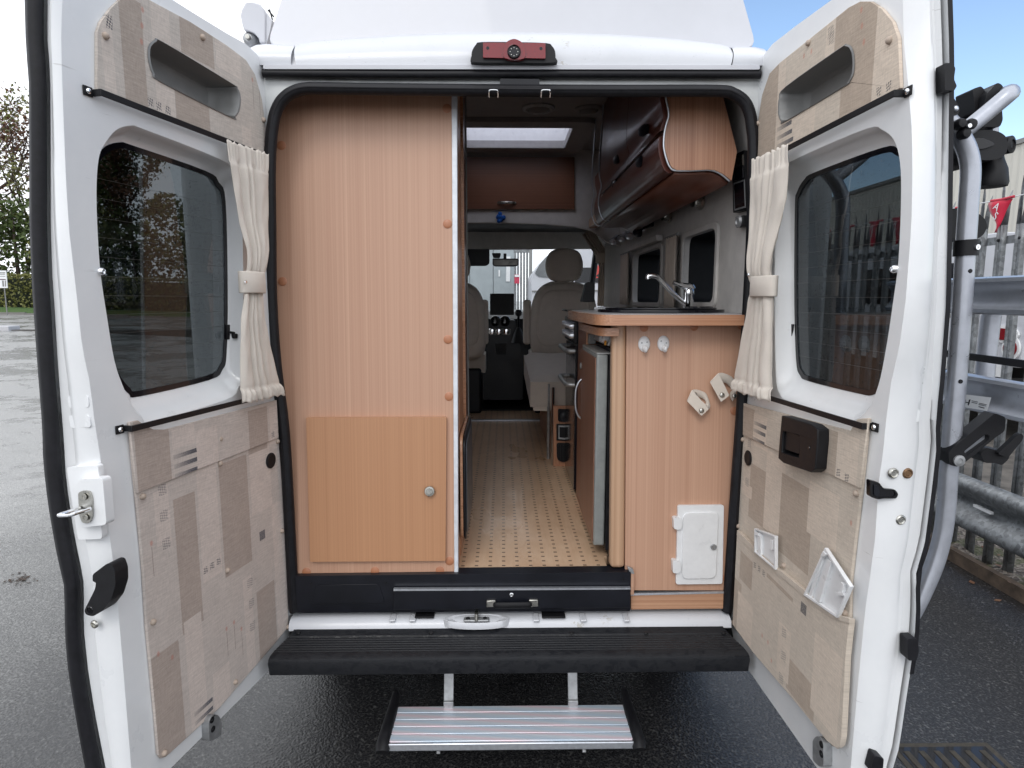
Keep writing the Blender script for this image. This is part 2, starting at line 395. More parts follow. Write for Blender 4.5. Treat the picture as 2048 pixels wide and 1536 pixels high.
def galv():
    m = Mat('galvanised'); p = m.pos(); v = m.vor(m.map(p, (1, 1, .8)), 60, 'Color'); n = m.noise(p, 12, 5, .7)
    g = m.n('ShaderNodeRGBToBW'); m.set(g, 0, v)
    f = m.math('ADD', m.math('MULTIPLY', g.outputs[0], .35), m.math('MULTIPLY', n, .65))
    m.p(Base_Color=m.ramp(f, [(.3, (.12, .125, .13)), (.7, (.30, .315, .325))]), Metallic=.4, Roughness=m.mr(n, .3, .7, .35, .55)); return m.m
M['galv'] = galv()
M['rack'] = plain('rack_tube', (.44, .46, .51, 1), .33, .55, .05, 40, coat=.2)
# ------------------------------------------------------------------ ground
def smooth(a, b, t):
    t = max(0, min(1, (t-a)/(b-a))); return t*t*(3-2*t)
def ground_z(x, y):
    d = max(0, -x-3)                     # the yard climbs gently to the left
    return .026*d*smooth(0, 14, d)
gx = [-300, -150, -90, -60, -45, -38, -32, -26, -20, -16, -12, -9, -7, -5, -3, 0, 3, 6, 10, 20, 60, 300]
gy = [-60, -20, -8, -3, 0, 3, 6, 9, 12, 16, 20, 26, 32, 40, 55, 80, 150, 400]
g = MB(); g.grid([[(x, y, ground_z(x, y)) for x in gx] for y in gy])
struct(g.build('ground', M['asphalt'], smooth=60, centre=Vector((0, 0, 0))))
# ------------------------------------------------------------------ printed cover fabric of the doors
TA, TG, TP, TD, TR = C(176, 163, 152), C(199, 190, 181), C(209, 198, 188), C(70, 72, 82), C(190, 128, 112)
def fabric(name, pl, base, rects, stripes=(), checks=(), darks=(), marks=(), flowers=(), tone=(1, 1, 1)):
    m = Mat(name); uv = m.uv(); sp = m.n('ShaderNodeSeparateXYZ'); m.set(sp, 0, uv); U, V = sp.outputs[0], sp.outputs[1]
    tn = lambda c: (c[0]*tone[0], c[1]*tone[1], c[2]*tone[2], 1)
    jag = m.math('MULTIPLY', m.math('SUBTRACT', m.noise(uv, 500, 1), .5), .004)
    U2 = m.math('ADD', U, jag); col = tn(base)
    rgb = m.n('ShaderNodeRGB'); rgb.outputs[0].default_value = col; col = rgb.outputs[0]
    def box(cu, hu, cv, hv, u=None):
        return m.math('MULTIPLY', m.math('COMPARE', u or U2, cu, hu), m.math('COMPARE', V, cv, hv))
    for c, a, b in rects:
        (u0, v0), (u1, v1) = pl.uv(*a), pl.uv(*b)
        col = m.mix(box((u0+u1)/2, abs(u1-u0)/2, (v0+v1)/2, abs(v1-v0)/2), col, tn(c))
    fray = m.mr(m.noise(m.map(uv, (1, 5, 1)), 320, 2), .42, .50)
    for a, b in stripes:
        (u0, v0), (u1, v1) = pl.uv(*a), pl.uv(*b)
        grad = m.mr(U, u0, u1, .25, 1.3)
        k = m.math('MULTIPLY', box((u0+u1)/2, abs(u1-u0)/2, (v0+v1)/2, .0055), m.math('MINIMUM', 1, m.math('MULTIPLY', grad, m.mr(fray, 0, 1, .5, 1))))
        col = m.mix(k, col, tn(TD))
    ch = m.n('ShaderNodeTexChecker', {'Scale': 230.0}); m.set(ch, 'Vector', m.map(uv, (1, 1, 1), (0, 0, 0), (0, 0, .5)))
    for pxy in checks:
        u, v = pl.uv(*pxy); col = m.mix(m.math('MULTIPLY', box(u, .0125, v, .0135, U), m.math('MULTIPLY', ch.outputs['Fac'], .5)), col, tn(TD))
    for pxy in darks:
        u, v = pl.uv(*pxy); col = m.mix(m.math('MULTIPLY', box(u, .014, v, .014, U), m.mr(fray, 0, 1, .4, .95)), col, tn(TD))
    for pxy in marks:
        u, v = pl.uv(*pxy); col = m.mix(m.math('MULTIPLY', box(u, .008, v, .009, U), m.math('MULTIPLY', ch.outputs['Fac'], .75)), col, tn(TD))
    for (x, y, stem) in flowers:
        u, v = pl.uv(x, y)
        d = m.math('SQRT', m.math('ADD', m.math('POWER', m.math('MULTIPLY', m.math('SUBTRACT', U, u), 1.5), 2), m.math('POWER', m.math('SUBTRACT', V, v), 2)))
        col = m.mix(m.math('MULTIPLY', m.mr(d, .004, .009, 1, 0), .6), col, tn(TR))
        if stem: col = m.mix(m.math('MULTIPLY', box(u, .0011, v-.045, .036, U), .55), col, tn(C(120, 100, 90)))
    fine = m.noise(m.map(uv, (22, 300, 1)), 1, 3, .75); blot = m.noise(uv, 9, 4, .6); slub = m.noise(m.map(uv, (260, 60, 1), rot=(0, 0, .5)), 1, 2)
    k = m.math('ADD', m.math('MULTIPLY', fine, .55), m.math('ADD', m.math('MULTIPLY', blot, .2), m.math('MULTIPLY', slub, .25)))
    mul = m.n('ShaderNodeVectorMath', operation='SCALE'); m.set(mul, 0, col); m.set(mul, 'Scale', m.mr(k, .3, .7, .70, 1.2))
    m.p(Base_Color=mul.outputs[0], Roughness=.92, Specular_IOR_Level=.15, Sheen_Weight=.2, Normal=m.bump(m.noise(uv, 14, 3), .35, .006, m.bump(fine, .5, .001))); return m.m
# ------------------------------------------------------------------ the camper van
van = thing('camper_van', 'white high-roof camper van with both rear doors wide open', 'van', (0, 4.2, 0))
def interp(tab):
    tab = sorted(tab)
    def f(z):
        if z <= tab[0][0]: a, b = tab[0], tab[1]
        elif z >= tab[-1][0]: a, b = tab[-2], tab[-1]
        else:
            for a, b in zip(tab, tab[1:]):
                if a[0] <= z <= b[0]: break
        t = (z-a[0])/(b[0]-a[0]+1e-9); t = max(-.6, min(1.6, t)); return a[1]+(b[1]-a[1])*t
    return f
def lerp(a, b, t): return tuple(x+(y-x)*t for x, y in zip(a, b))
def build_door(D):
    pl = D['pl']; sgn = D['sgn']
    ridge = [pl.uv(*p) for p in D['ridge']]
    zb = pl.uv(*D['bottom'])[1]; fr = interp([(v, u) for u, v in ridge])
    uE = sum(u for u, v in ridge)/len(ridge)
    E = Plane(pl.pt(uE, 0, 0), pl.n, (0, 0, 1), -pl.u)
    fin = interp([(v, u) for u, v in (E.uv(*p) for p in D['edge_in'])]); fout = interp([(v, u) for u, v in (E.uv(*p) for p in D['edge_out'])])
    top = [pl.uv(*p) for p in D['top']]; ztop = max(v for u, v in top); hinge = [pl.uv(*p) for p in D['hinge']]
    zt_ridge = top[0][1]
    N = 44; zs = [zb+(zt_ridge-zb)*i/N for i in range(N+1)]
    poly = [(fr(z), z) for z in zs]+top+hinge
    rec = [pl.uv(*p) for p in spl(D['recess'], 4)]
    ru = [u for u, v in rec]; rv = [v for u, v in rec]
    gd = .05
    gu0 = pl.uv(*D['glass_hinge'], gd)[0]; gv1 = pl.uv(*D['glass_top'], gd)[1]; gv0 = pl.uv(*D['glass_bot'], gd)[1]; gu1 = max(ru)-.022
    aff = lambda u, v: (gu0+(u-min(ru))/(max(ru)-min(ru))*(gu1-gu0), gv0+(v-min(rv))/(max(rv)-min(rv))*(gv1-gv0))
    gl = [aff(u, v) for u, v in rec]; n = len(rec)
    pk0 = [pl.uv(x, y, -.008) for x, y in spl(D['pocket'], 4)]
    b = MB(); b.slab(pl, poly, 0, .004, [rec, pk0], back=False)
    # the dished frame round the glass
    rows = []
    for t, w_ in ((0, 0), (.10, .004), (.25, .018), (.55, .036), (.8, .045), (1, .0475)):
        rows.append([pl.pt(*lerp(rec[i], gl[i], t), w_) for i in range(n)])
    b.grid(rows, closed=True)
    # the rolled free edge
    rows = []
    for z in zs:
        wi = fin(z); r = []
        for t, e in D['edge_prof']:
            u = fr(z)+(uE-fr(z))*t
            r.append(pl.pt(u+e, z, wi*t))
        rows.append(r)
    b.grid(rows)
    # outer skin and the thickness at hinge, top and bottom
    gh = [lerp(p, (sum(x for x, y in gl)/n, sum(y for x, y in gl)/n), -.004) for p in gl]
    op = [(uE, z) for z in zs]+top+hinge
    tri = tessellate_polygon([[Vector((u, v, 0)) for u, v in l] for l in (op, gh)])
    b.add([pl.pt(u, v, fout(v) if i < len(zs) else .10) for i, (u, v) in enumerate(op)]+[pl.pt(u, v, .075) for u, v in gh], [tuple(t) for t in tri])
    b.grid([[pl.pt(u, v, .075) for u, v in gh], [pl.pt(u, v, .056) for u, v in gh]], closed=True)
    loop = top+hinge
    b.grid([[pl.pt(u, v, 0) for u, v in loop], [pl.pt(u, v, .035) for u, v in loop], [pl.pt(u, v, .10) for u, v in loop]])
    door = b.build('rear_door', M['paint'], van, smooth=38)
    sub = lambda name, out, w0, w1, mat, **k: slab(name, pl, out, w0, w1, mat, door, **k)
    # glass, its black border, heater wires
    g0 = [lerp(p, (sum(x for x, y in gl)/n, sum(y for x, y in gl)/n), -.012) for p in gl]
    sub('window_glass', g0, gd-.001, gd+.004, M['tint'], px=False)
    g1 = [lerp(p, (sum(x for x, y in gl)/n, sum(y for x, y in gl)/n), .045) for p in gl]
    sub('glass_border', gl, gd-.004, gd-.0015, M['gloss_black'], px=False, holes=[g1])
    h = MB(); gm0, gm1 = min(u for u, v in g1), max(u for u, v in g1); gv_0, gv_1 = min(v for u, v in g1), max(v for u, v in g1)
    for i in range(1, 12):
        z = gv_0+(gv_1-gv_0)*(i+.3)/13.2
        us = []
        for (a, c) in zip(g1, g1[1:]+g1[:1]):
            if (a[1]-z)*(c[1]-z) < 0: us.append(a[0]+(c[0]-a[0])*(z-a[1])/(c[1]-a[1]))
        if len(us) >= 2: h.tube([pl.pt(min(us), z, gd-.0018), pl.pt(max(us), z, gd-.0018)], .00034, 4)
    h.build('heater_wires', M['heater'], door)
    # trims
    sub('upper_trim', D['trim_up'], -.008, -.0005, D['fab_up'], holes=[spl(D['pocket'], 4)], bevel=.003)
    pk = [pl.uv(x, y, -.008) for x, y in spl(D['pocket'], 4)]; pc = (sum(u for u, v in pk)/len(pk), sum(v for u, v in pk)/len(pk))
    pb = MB(); pb.grid([[pl.pt(*lerp(p, pc, t), w_) for p in pk] for t, w_ in ((-.035, -.0095), (0, -.011), (.02, -.008), (.05, .012), (.10, .045), (.14, .058), (.2, .062))], closed=True)
    pin = [lerp(p, pc, .2) for p in pk]; pb.slab(pl, pin, .062, .066)
    pb.build('grab_pocket', M['grey_plastic'], door, smooth=60)
    sub('lower_trim', D['trim_low'], -.008, -.0005, D['fab_low'], bevel=.003)
    sub('trim_band', D['band'], -.0135, -.0082, D['fab_low'], bevel=.002)
    for (x, y) in D['buttons']:
        c = pl.P(x, y, -.008); MB().lathe(c, -pl.n, [(.0075, -.004), (.0075, .003), (.0062, .0062), (.0035, .008), (.001, .0085)], 12).build('trim_button', M['button'], door, smooth=60)
    x, y = D['disc']; c = pl.P(x, y, -.009)
    MB().lathe(c, -pl.n, [(.024, 0), (.024, .003), (.020, .0055), (.017, .005), (.001, .0045)], 24).build('speaker_plug', M['black'], door, smooth=50)
    for a, bb in D['rails']:
        A, B = pl.P(*a, -.022), pl.P(*bb, -.022); ax = (B-A).normalized()
        r = MB(); q = ((B-A)*.5); mid = (A+B)*.5
        r.obox(mid, q, pl.n*.0022, Vector((0, 0, .0068)))
        for e, s_ in ((A, 1), (B, -1)):
            r.obox(e+pl.n*.010+ax*s_*.003, ax*.003, pl.n*.0105, Vector((0, 0, .0067)))
            r.obox(e-ax*s_*.010+pl.n*.0195, ax*.011, pl.n*.0016, Vector((0, 0, .0095)))
        ro = r.build('curtain_rail', M['black'], door, bevel=.001)
        for e, s_ in ((A, 1),):
            MB().lathe(e-ax*.010*s_+pl.n*.018, -pl.n, [(.006, 0), (.0055, .003), (.003, .0045), (.0008, .0045)], 12).build('rail_screw', M['chrome'], door, smooth=50)
    c = pl.P(*D['win_screw'], 0)
    MB().lathe(c, -pl.n, [(.009, 0), (.008, .006), (.005, .009), (.0045, .006), (.001, .006)], 14).build('stay_button', M['chrome'], door, smooth=50)
    la, lb = D['win_latch']
    ca, cb = pl.P(*la, .044), pl.P(*lb, .022); lt = MB(); lt.obox(ca, pl.u*.007, pl.n*.004, Vector((0, 0, .021)))
    lt.tube([ca+(ca-cb).normalized()*.004, ca, cb], .0038, 8); lt.lathe(cb+Vector((0, 0, -.002)), (0, 0, -1), [(.008, 0), (.0085, .006), (.007, .013), (.001, .014)], 12)
    lt.build('window_catch', M['black'], door, bevel=.0015)
    return door, E, fr, fin, fout, uE
M['button'] = plain('button_cover', C(176, 160, 146), .6, var=.05)
# ---- left door
hl = atY(540, 598, 1.95); dl = ray(1285, 598); dl.z = 0; dl.normalize()
PLD = Plane((hl.x, hl.y, 0), -dl, (0, 0, 1), (-dl.y, dl.x, 0))
hr = atY(1503, 598, 1.95); dr_ = ray(978, 598); dr_.z = 0; dr_.normalize()
PRD = Plane((hr.x, hr.y, 0), -dr_, (0, 0, 1), (dr_.y, -dr_.x, 0))
S = lambda a, b: (a, b)
fab_low_l = fabric('cover_fabric_lower_left', PLD, TG, [
    (TA, (340, 1000), (402, 1240)), (TP, (385, 925), (440, 1142)), (TA, (431, 930), (500, 1120)), (TP, (492, 895), (540, 1010)), (TP, (538, 1010), (572, 1262)),
    (TA, (508, 1185), (552, 1310)), (TP, (480, 1160), (508, 1330)), (TA, (296, 1318), (370, 1520)), (TP, (362, 1245), (412, 1440)), (TP, (420, 1350), (460, 1425)), (TP, (300, 985), (338, 1080)),
    (TA, (255, 838), (335, 958)), (TP, (333, 858), (381, 885)), (TP, (381, 862), (430, 935)), (TA, (487, 822), (530, 895)), (TP, (530, 815), (560, 880))],
    [S((337, 915), (384, 899)), S((339, 934), (385, 917)), S((340, 953), (386, 936)), S((383, 1430), (420, 1397)), S((385, 1446), (421, 1415))],
    [(319, 979), (322, 1031), (327, 1086), (495, 1165), (498, 1206), (500, 1252)], [(520, 1070)], [(406, 1140), (419, 1131), (432, 1122), (538, 869), (551, 864)],
    [(463, 1244, 1), (448, 1257, 1), (478, 1257, 1), (311, 1307, 0), (339, 1314, 0), (297, 1086, 1)], tone=(1, .98, 1.0))
fab_up_l = fabric('cover_fabric_upper_left', PLD, TG, [
    (TP, (190, 10), (228, 190)), (TA, (228, -20), (292, 230)), (TP, (292, -10), (350, 290)), (TA, (351, 20), (424, 140)), (TA, (343, 176), (416, 270)), (TP, (424, 70), (478, 160)), (TP, (478, 250), (500, 310))], [],
    [], [], [(295, 205), (312, 213), (330, 221), (212, 40), (212, 50)], [(279, 20, 0), (278, 52, 0), (277, 84, 0), (500, 160, 1), (513, 172, 1), (522, 200, 1)])
left_door, EL, frL, finL, foutL, uEL = build_door(dict(pl=PLD, sgn=-1,
    ridge=[(128, -60), (122, 60), (124, 150), (128, 260), (132, 360), (138, 459), (155, 605), (164, 693), (180, 766), (190, 850), (199, 902), (215, 1040), (231, 1160), (240, 1260), (249, 1370), (261, 1517)],
    bottom=(556, 1323),
    edge_in=[(92, 0), (91, 73), (97, 146), (98, 300), (98, 450), (101, 546), (107, 634), (113, 737), (122, 850), (125, 888), (129, 961), (144, 1064), (164, 1160), (165, 1210), (164, 1253), (173, 1341), (187, 1429), (208, 1536)],
    edge_out=[(63, 0), (66, 102), (72, 176), (72, 450), (78, 590), (85, 693), (97, 850), (98, 917), (108, 1005), (126, 1108), (139, 1160), (141, 1210), (141, 1253), (146, 1323), (158, 1400), (176, 1502), (183, 1536)],
    edge_prof=[(0, 0), (.06, .003), (.35, .010), (.6, .006), (.8, -.012), (1, -.004)],
    top=[(128, -95), (150, -112), (190, -95), (260, -55), (346, 0), (387, 26), (454, 67), (492, 88), (515, 110), (527, 132), (535, 176)],
    hinge=[(536, 234), (538, 330), (542, 600), (552, 760), (558, 829), (570, 1034), (579, 1151), (585, 1215), (586, 1238), (581, 1262), (574, 1294), (556, 1323)],
    recess=[(193, 380), (197, 320), (208, 290), (232, 260), (262, 251), (290, 259), (440, 318), (468, 345), (482, 390), (487, 600), (485, 740), (477, 775), (450, 800), (305, 843), (285, 838), (264, 812), (247, 775), (229, 722), (214, 634), (201, 546), (195, 459)],
    glass_hinge=(461, 605), glass_top=(245, 285), glass_bot=(265, 795),
    trim_up=[(195, 178), (195, 64), (202, 44), (222, 17), (246, -6), (275, -14), (299, 0), (381, 44), (454, 91), (492, 120), (510, 149), (524, 199), (530, 249), (528, 307), (450, 277)],
    pocket=[(298, 108), (300, 93), (311, 83), (327, 86), (457, 164), (472, 176), (478, 194), (476, 217), (468, 231), (456, 232), (322, 164), (307, 147), (300, 127)],
    trim_low=[(258, 844), (277, 841), (290, 850), (308, 859), (331, 859), (554, 800), (557, 873), (571, 1034), (578, 1253), (554, 1283), (439, 1417), (333, 1514), (322, 1517), (316, 1508), (310, 1429), (293, 1253), (286, 1136)],
    band=[(258, 844), (277, 841), (290, 850), (308, 859), (331, 859), (554, 800), (558, 876), (275, 987)],
    fab_up=fab_up_l, fab_low=fab_low_l,
    buttons=[(284, 993), (439, 878), (439, 927), (554, 883), (563, 1062), (454, 1141), (305, 1244), (470, 1364), (328, 1506), (575, 1254), (210, 72), (404, 75), (526, 240)],
    disc=(541, 921), rails=[((200, 184), (524, 309)), ((262, 858), (552, 786))], win_screw=(201, 543), win_latch=((456, 664), (469, 666))))
left_door['label'] = 'left rear door with black edge seal and steel striker'
fab_low_r = fabric('cover_fabric_lower_right', PRD, TG, [
    (TA, (1507, 925), (1538, 1062)), (TP, (1540, 900), (1568, 1085)), (TA, (1570, 945), (1622, 1152)), (TP, (1626, 960), (1678, 1105)), (TP, (1488, 960), (1508, 1000)),
    (TA, (1495, 1100), (1517, 1182)), (TA, (1549, 1145), (1602, 1205)), (TA, (1463, 1132), (1490, 1300)), (TP, (1490, 1180), (1514, 1330)), (TA, (1592, 1312), (1644, 1445)), (TP, (1648, 1262), (1692, 1482)), (TP, (1574, 1240), (1592, 1370)),
    (TA, (1484, 806), (1515, 882)), (TP, (1517, 825), (1540, 905)), (TA, (1635, 845), (1688, 958)), (TP, (1688, 862), (1724, 975)), (TP, (1586, 838), (1632, 930))],
    [S((1517, 846), (1542, 855)), S((1515, 860), (1540, 870)), S((1513, 876), (1538, 888))],
    [(1584, 1266), (1583, 1312), (1578, 1357), (1499, 964), (1504, 886)], [(1624, 1217)], [(1688, 945), (1705, 955), (1524, 1130), (1533, 1138), (1542, 1146)],
    [(1539, 1271, 0), (1551, 1284, 0), (1558, 1321, 0), (1709, 1046, 0), (1486, 945, 0)], tone=(1.02, .985, .92))
fab_up_r = fabric('cover_fabric_upper_right', PRD, TP, [
    (TA, (1510, 120), (1553, 330)), (TG, (1582, 60), (1652, 180)), (TA, (1683, -20), (1746, 250)), (TG, (1640, 170), (1683, 260))],
    [S((1560, 258), (1589, 246)), S((1560, 276), (1590, 263)), S((1560, 290), (1592, 281))], [(1668, 64), (1670, 76)], [], [(1765, 183), (1785, 172)],
    [(1614, 112, 0), (1629, 103, 0), (1731, 52, 0), (1735, 84, 0), (1730, 20, 0)], tone=(1.03, .985, .91))
right_door, ER, frR, finR, foutR, uER = build_door(dict(pl=PRD, sgn=1,
    ridge=[(1805, -60), (1806, 18), (1808, 88), (1817, 176), (1824, 264), (1825, 352), (1823, 450), (1820, 488), (1811, 605), (1799, 693), (1782, 766), (1771, 850), (1767, 900), (1758, 961), (1750, 1080), (1740, 1154), (1730, 1224), (1713, 1400), (1703, 1517)],
    bottom=(1490, 1330),
    edge_in=[(1890, 0), (1894, 117), (1893, 205), (1890, 450), (1886, 605), (1876, 751), (1867, 850), (1870, 885), (1860, 976), (1845, 1090), (1827, 1150), (1829, 1200), (1824, 1282), (1806, 1400), (1792, 1496), (1781, 1536)],
    edge_out=[(1896, 0), (1900, 117), (1899, 205), (1896, 450), (1893, 605), (1882, 751), (1872, 850), (1875, 885), (1865, 976), (1850, 1090), (1831, 1150), (1834, 1200), (1830, 1282), (1812, 1400), (1798, 1496), (1786, 1536)],
    edge_prof=[(0, 0), (.05, .003), (.3, .012), (.55, .010), (.66, .004), (.70, -.004), (.80, -.006), (.84, -.012), (1, -.012)],
    top=[(1805, -80), (1780, -98), (1745, -75), (1663, 0), (1594, 50), (1545, 88), (1527, 111), (1514, 138), (1508, 164)],
    hinge=[(1509, 223), (1511, 330), (1503, 600), (1492, 760), (1484, 817), (1477, 946), (1467, 1093), (1461, 1194), (1461, 1247), (1468, 1282), (1483, 1318), (1490, 1330)],
    recess=[(1551, 400), (1555, 365), (1570, 335), (1595, 316), (1733, 257), (1765, 260), (1788, 280), (1800, 325), (1802, 400), (1797, 520), (1786, 605), (1775, 680), (1761, 755), (1748, 795), (1737, 818), (1710, 840), (1680, 836), (1580, 803), (1560, 788), (1552, 750), (1549, 600)],
    glass_hinge=(1578, 650), glass_top=(1770, 291), glass_bot=(1742, 794),
    trim_up=[(1514, 316), (1515, 249), (1524, 190), (1539, 147), (1559, 126), (1697, 15), (1720, 3), (1741, 3), (1764, 18), (1785, 44), (1796, 76), (1800, 176), (1584, 289)],
    pocket=[(1559, 217), (1561, 196), (1574, 173), (1680, 98), (1692, 92), (1702, 97), (1707, 117), (1706, 147), (1697, 165), (1690, 172), (1576, 240), (1565, 240), (1560, 230)],
    trim_low=[(1486, 806), (1700, 862), (1714, 838), (1737, 836), (1722, 987), (1709, 1093), (1701, 1166), (1700, 1250), (1692, 1312), (1684, 1473), (1680, 1493), (1673, 1498), (1653, 1482), (1588, 1402), (1506, 1306), (1464, 1250), (1475, 1058)],
    band=[(1486, 806), (1700, 862), (1714, 838), (1737, 836), (1719, 977), (1485, 870)],
    fab_up=fab_up_r, fab_low=fab_low_r,
    buttons=[(1714, 987), (1477, 1052), (1487, 879), (1569, 1131), (1691, 1226), (1669, 1486), (1467, 1245), (1618, 86), (1780, 81), (1517, 247)],
    disc=(1497, 916), rails=[((1790, 186), (1520, 325)), ((1726, 853), (1490, 781))], win_screw=(1791, 538), win_latch=((1584, 663), (1560, 664))))
right_door['label'] = 'right rear door with black grab handle and fabric pouch'
# ---- left door fittings on the free edge
V3 = lambda *a: Vector(a)
def eslab(name, E, out, w0, w1, mat, parent, **k): return slab(name, E, out, w0, w1, mat, parent, **k)
zs = [PLD.uv(556, 1323)[1]+(PLD.uv(128, -95)[1]-PLD.uv(556, 1323)[1])*i/44 for i in range(45)]
rows = []
for z in zs:
    a, b = finL(z), foutL(z); rows.append([EL.pt(a+(b-a)*t, z, -e) for t, e in ((0, .004), (0, .012), (.12, .018), (.5, .022), (.88, .018), (1, .010), (1, -.015))])
MB().grid(rows).build('edge_seal', M['rubber'], left_door, smooth=50)
eslab('striker_plate', EL, rnd([(133, 935), (196, 930), (204, 1078), (156, 1080)], 6), -.0145, .0, M['paint'], left_door, bevel=.004, seg=3)
eslab('striker_boss', EL, rnd([(148, 975), (160, 958), (205, 956), (213, 1050), (160, 1056), (150, 1040)], 8), -.032, -.010, M['paint'], left_door, bevel=.012, seg=4)
eslab('striker_base', EL, rnd([(156, 985), (166, 981), (180, 983), (184, 1000), (184, 1036), (178, 1047), (164, 1046), (158, 1030)], 5), -.036, -.031, M['steel'], left_door, bevel=.001)
sb = MB(); a0, a1 = EL.P(160, 1017, -.038), EL.P(181, 1017, -.038); out = -EL.n*.042+(a0-a1).normalized()*.008
sb.tube(spl([a0, a0+out*.6, a0+out+(a1-a0)*.05, a1+out+(a0-a1)*.05, a1+out*.6, a1], 4, False), .0042, 10); sb.build('striker_loop', M['chrome'], left_door)
for p in ((168, 994), (171, 1035)):
    MB().lathe(EL.P(*p, -.038), -EL.n, [(.007, 0), (.0068, .002), (.004, .002), (.0035, .0005), (.0005, .0005)], 14).build('striker_screw', M['steel'], left_door)
MB().lathe(EL.P(206, 1005, -.021), -EL.n, [(.005, 0), (.0045, .002), (.001, .002)], 12).build('plate_hole_plug', M['black'], left_door)
hd = MB(); ph = [EL.P(x, y, w_) for x, y, w_ in ((180, 1224, -.022), (191, 1200, -.026), (203, 1180, -.034), (210, 1165, -.042))]
eslab('pull_handle', EL, rnd([(168, 1222), (190, 1178), (192, 1165), (185, 1163), (185, 1149), (214, 1127), (224, 1128), (230, 1145), (231, 1170), (222, 1200), (205, 1222), (186, 1233), (173, 1230)], 5), -.040, -.006, M['black'], left_door, bevel=.006, seg=3)
MB().lathe(EL.P(180, 1220, -.040), -EL.n, [(.008, 0), (.007, .001), (.006, -.004), (.001, -.004)], 14).build('handle_bolt', M['gloss_black'], left_door)
MB().lathe(EL.P(190, 1248, -.012), -EL.n, [(.0095, 0), (.009, .003), (.006, .005), (.005, .002), (.0005, .002)], 16).build('edge_bolt', M['steel'], left_door, smooth=50)
for q in ([(134, 792), (176, 790), (178, 815), (138, 817)], [(137, 831), (178, 830), (182, 855), (141, 857)]):
    eslab('edge_emboss', EL, rnd(q, 6), -.0078, .002, M['paint'], left_door, bevel=.0045, seg=3)
bk = MB(); bk.slab(PLD, [PLD.uv(x, y, -.012) for x, y in rnd([(412, 1483), (411, 1440), (418, 1428), (430, 1428), (437, 1440), (437, 1470)], 6)], -.022, .004)
bk.build('check_bracket', M['alu_dull'], left_door, bevel=.003)
for p in ((424, 1440), (426, 1458)):
    MB().lathe(PLD.P(*p, -.022), -PLD.n, [(.0085, 0), (.008, .0015), (.005, .0015), (.001, -.001)], 14).build('bracket_hole', M['black'], left_door)
ls = PLD.uv(556, 1323)[1]
MB().tube([PLD.pt(u, ls-.002, .055) for u in (.02, .3, .6, uEL-.02)], .013, 8).build('bottom_seal', M['rubber'], left_door)
rs = PRD.uv(1490, 1330)[1]
MB().tube([PRD.pt(u, rs-.002, .055) for u in (.02, .3, .6, uER-.02)], .013, 8).build('bottom_seal', M['rubber'], right_door)
# ---- right door fittings
hp = [(1563, 831), (1621, 848), (1635, 859), (1635, 880), (1630, 938), (1621, 945), (1566, 926), (1556, 917), (1558, 888)]
slab('grab_handle', PRD, hp, -.042, -.013, M['black'], right_door, bevel=.006, seg=3, holes=[rnd([(1566, 862), (1600, 872), (1597, 916), (1563, 905)], 3)])
slab('handle_recess', PRD, [(1562, 855), (1604, 868), (1601, 920), (1560, 908)], -.016, -.0138, M['gloss_black'], right_door)
slab('handle_paddle', PRD, rnd([(1572, 863), (1601, 872), (1598, 908), (1569, 898)], 3), -.036, -.022, M['black'], right_door, bevel=.003)
MB().lathe(PRD.P(1618, 896, -.042), -PRD.n, [(.0045, 0), (.004, .0012), (.001, .0012)], 12).build('handle_hole', M['gloss_black'], right_door)
pf = [(1474, 1061), (1510, 1098), (1550, 1134), (1612, 1184), (1640, 1209), (1665, 1227), (1699, 1238), (1691, 1312), (1683, 1472), (1679, 1491), (1673, 1496), (1653, 1481), (1588, 1401), (1506, 1305), (1465, 1249)]
slab('pouch', PRD, pf, -.022, -.0085, fab_low_r, right_door, bevel=.004)
slab('pouch_hem', PRD, [(1474, 1060), (1510, 1097), (1550, 1133), (1612, 1183), (1640, 1208), (1665, 1226), (1699, 1237), (1698, 1247), (1663, 1236), (1637, 1218), (1608, 1192), (1547, 1142), (1507, 1106), (1473, 1070)], -.0245, -.0215, fab_low_r, right_door, bevel=.001)
for p, mt in (((1786, 946), 'steel'), ((1814, 946), 'rust'), ((1800, 1039), 'steel')):
    M.setdefault('rust', plain('rusty_bolt', (.22, .13, .07, 1), .6, .4, .3, 200))
    MB().lathe(ER.P(*p, -.010), -ER.n, [(.0115, 0), (.011, .003), (.008, .0055), (.006, .003), (.0006, .003)], 16).build('edge_bolt', M[mt], right_door, smooth=50)
lp = rnd([(1741, 961), (1758, 965), (1768, 978), (1790, 979), (1797, 988), (1793, 997), (1768, 997), (1756, 999), (1741, 994)], 4)
eslab('latch_slot', ER, lp, -.0135, .001, M['gloss_black'], right_door, bevel=.001)
eslab('latch_rim', ER, lp, -.016, -.0125, M['black'], right_door, holes=[[lerp(p, (1767, 982), .16) for p in lp]])
eslab('latch_pawl', ER, rnd([(1748, 970), (1757, 972), (1760, 985), (1756, 994), (1748, 990)], 3), -.0165, -.0125, M['satin_black'], right_door, bevel=.001)
for q in ([(1796, 783), (1842, 781), (1840, 806), (1793, 806)], [(1793, 820), (1841, 819), (1838, 845), (1789, 845)]):
    eslab('edge_emboss', ER, rnd(q, 6), -.0115, .002, M['paint'], right_door, bevel=.0045, seg=3)
bk = MB(); bk.slab(PRD, [PRD.uv(x, y, -.012) for x, y in rnd([(1633, 1520), (1633, 1480), (1640, 1472), (1648, 1473), (1655, 1484), (1655, 1533), (1646, 1533)], 5)], -.022, .004)
bk.build('check_bracket', M['alu_dull'], right_door, bevel=.003)
